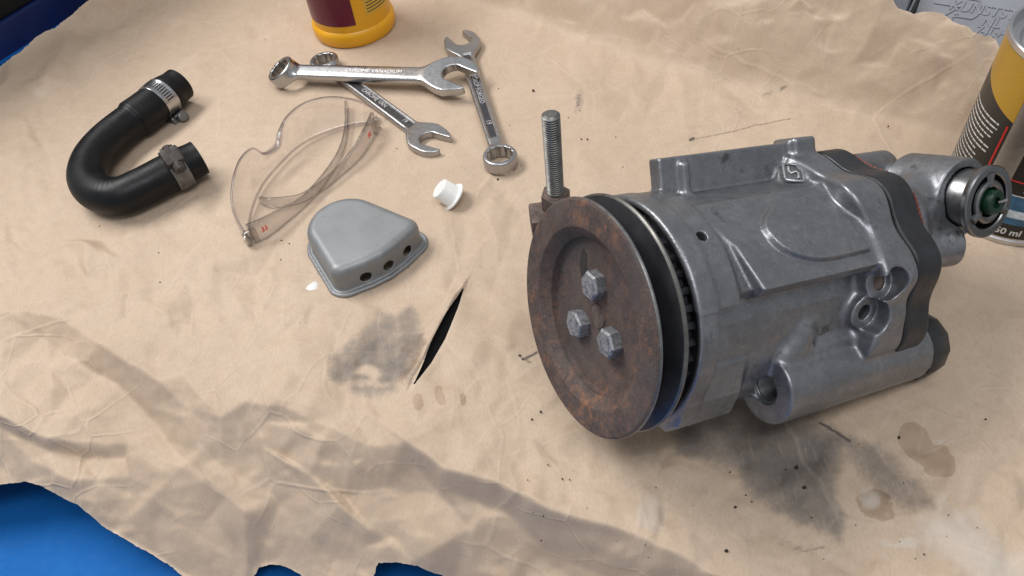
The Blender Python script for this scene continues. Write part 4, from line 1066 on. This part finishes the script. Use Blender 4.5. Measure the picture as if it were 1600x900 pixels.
av = math.radians(SEAM+26)+tv[:, 0]/(TR+.3); rr = TR+.3+tv[:, 2]
mobj('lettering', np.stack([rr*np.cos(av), rr*np.sin(av), tv[:, 1]+11], 1), tf, WPRINT, tin, False, TM)
tv, tf = text_mesh('se', 4.0, .05, .05); av = math.radians(SEAM+24)+tv[:, 0]/(TR+.3); rr = TR+.3+tv[:, 2]
mobj('lettering', np.stack([rr*np.cos(av), rr*np.sin(av), tv[:, 1]+45], 1), tf, WPRINT, tin, False, TM)

# ------------------------------------------------------------------ grey moulded crate behind the paper
crate = thing('plastic_crate', tuple(bench_pt(.08, .74, -.0045)), 'grey moulded plastic crate with raised lettering behind the upturned paper edge', 'crate')
TLT = math.radians(48); CY = E2*math.sin(TLT)+np.array([0, 0, math.cos(TLT)]); CN = np.cross(E1, CY)      # face leaning back
CP = bench_pt(0, .600, .045)
def on_crate(px, py, lift=0.0):
    r = ray(px, py); k = ((CP+CN*lift-CAM) @ CN)/(r @ CN); return CAM+r*k
CS0 = on_crate(1398, 6); s1c = float(CS0 @ E1)
CRR = np.array([E1, CY, CN]).T
def cr_box(name, s1a, s1b, y0, y1, n0, n1, mat, bev=3, parent=crate):
    m = MB(); c = E1*(s1a+s1b)/2+(CP-E1*(CP @ E1))+CY*(y0+y1)/2+CN*(n0+n1)/2
    m.box(c*1000, ((s1b-s1a)*1000, (y1-y0)*1000, (n1-n0)*1000), CRR, bev); return m.build(name, mat, parent)
cr_box('face', s1c+.016, .42, -.03, .24, -.012, 0, GREYP, 2)
cr_box('corner_post', s1c-.012, s1c+.0105, -.03, .24, -.03, .003, GREYP, 5)
cr_box('groove_strip', s1c+.0108, s1c+.0157, -.03, .24, -.012, -.004, BLKPL, .5)
bench_box('body', s1c-.010, .42, .665, .84, -.0045, .09, GREYP, crate, 4)
def crate_frame(px, py):
    M4 = np.eye(4); M4[:3, 0] = E1; M4[:3, 1] = CY; M4[:3, 2] = CN; M4[:3, 3] = on_crate(px, py); return M4
def crate_text(body, px, py, size, depth=.7):
    tv, tf = text_mesh(body, size, depth, .15); tv = tv+np.array([.18, 0, 0])*tv[:, 1:2]*1.0
    mobj('lettering', tv, tf, GREYP, crate, False, crate_frame(px, py))
crate_text('KUNSTSTOF', 1552, 19, 10.5); crate_text('NL', 1549, 36, 10); crate_text('74L+', 1545, 51, 9); crate_text('F', 1490, 27, 8)
mb = MB()
for pl_ in ([(-20, 9), (20, 9), (22, 6), (22, -2), (19, -5), (8, -5)], [(-9, 2), (9, 2), (0, -7), (13, -14)], [(-22, 9), (-24, -12)]): mb.tube([(x, y, 0) for x, y in pl_], .9, 6)
mb.build('moulded_mark', GREYP, crate, crate_frame(1478, 12))

# ------------------------------------------------------------------ dark blue cabinet and black case behind the left end
cab = thing('storage_cabinet', tuple(bench_pt(-1.06, .45, -.75)), 'dark blue storage cabinet beyond the left end of the bench', 'cabinet')
bench_box('cabinet_body', -1.30, -.832, .20, 1.0, -.75, .018, BLUED, cab, 2)
bench_box('side_strip', -.8318, -.826, .20, .47, -.75, -.012, BLUE, cab, 1)
case = thing('black_case', tuple(bench_pt(-1.10, .60, .0182)), 'black textured case standing on the dark blue cabinet', 'case')
bench_box('case_body', -1.29, -.8345, .205, .98, .0182, .33, BLKPL, case, 5)
bench_box('lid', -1.285, -.846, .225, .975, .3304, .38, BLKPL, case, 5)

# ------------------------------------------------------------------ small bits lying about
def blob(name, px, py, r, h, mat, lab=None, cat=None, group=None, seed=0, n=9):
    rg = random.Random(seed); c = at(px, py, .001)*1000; mb = MB(); lo = []; hi = []
    for i in range(n):
        a = 2*math.pi*i/n; q = r*rg.uniform(.65, 1.15); lo.append((c[0]+q*math.cos(a), c[1]+q*math.sin(a), .9)); hi.append((c[0]+.8*q*math.cos(a), c[1]+.8*q*math.sin(a), .9+h*rg.uniform(.6, 1.2)))
    mb.add(lo+hi, [tuple(range(n))[::-1], tuple(range(n, 2*n))]+[(i, (i+1) % n, n+(i+1) % n, n+i) for i in range(n)])
    o = mb.build(name, mat, None, np.eye(4), True, 40)
    if lab: tag(o, lab, cat, group)
    return o
blob('plaster_flake', 489, 447, 5.0, .7, FLAKE, 'small white flake lying in front of the metal cover', 'flake', None, 3)
mb = MB(); rg = random.Random(21)
spots = [(1013, 80, 1.7), (1140, 99, 1.6), (1150, 95, .8), (833, 141, 1.3), (778, 280, 1.3), (921, 167, 1.0), (906, 173, .9), (908, 217, .8), (918, 217, .8), (171, 116, 1.3), (116, 136, 1.2), (637, 344, 1.1), (660, 334, .9), (1405, 683, 1.2), (1402, 185, .9), (1388, 197, .8),
         (812, 556, 1.4), (817, 562, 1.1), (845, 643, 1.0), (831, 655, .9), (1245, 729, 1.6), (1257, 762, 1.6), (1480, 805, 1.3), (1135, 860, 1.1), (1149, 792, 1.1), (720, 340, .8), (735, 300, .9), (440, 376, 1.2), (452, 381, 1.0), (250, 441, .9), (1275, 98, .9), (955, 85, .8), (1540, 655, .9), (620, 232, .8)]
for _ in range(70): spots.append((rg.uniform(60, 1560), rg.uniform(60, 420), rg.uniform(.3, .6)))
for _ in range(40): spots.append((rg.uniform(820, 1560), rg.uniform(690, 880), rg.uniform(.3, .6)))
for (x, y, r) in spots:
    r *= .75
    c = at(x, y, .001)*1000; n = 6; a0 = rg.uniform(0, 6)
    lo = [(c[0]+r*rg.uniform(.6, 1.5)*math.cos(a0+i*1.047), c[1]+r*rg.uniform(.6, 1.2)*math.sin(a0+i*1.047), .2) for i in range(n)]
    hi = [(c[0]+.7*(p[0]-c[0]), c[1]+.7*(p[1]-c[1]), 1.0+r*.6) for p in lo]
    mb.add(lo+hi, [tuple(range(n))[::-1], tuple(range(n, 2*n))]+[(i, (i+1) % n, n+(i+1) % n, n+i) for i in range(n)])
o = mb.build('dirt_crumbs', CRUMB, None, np.eye(4)); tag(o, 'tiny dark crumbs of dirt scattered over the paper', 'dirt', None, 'stuff')
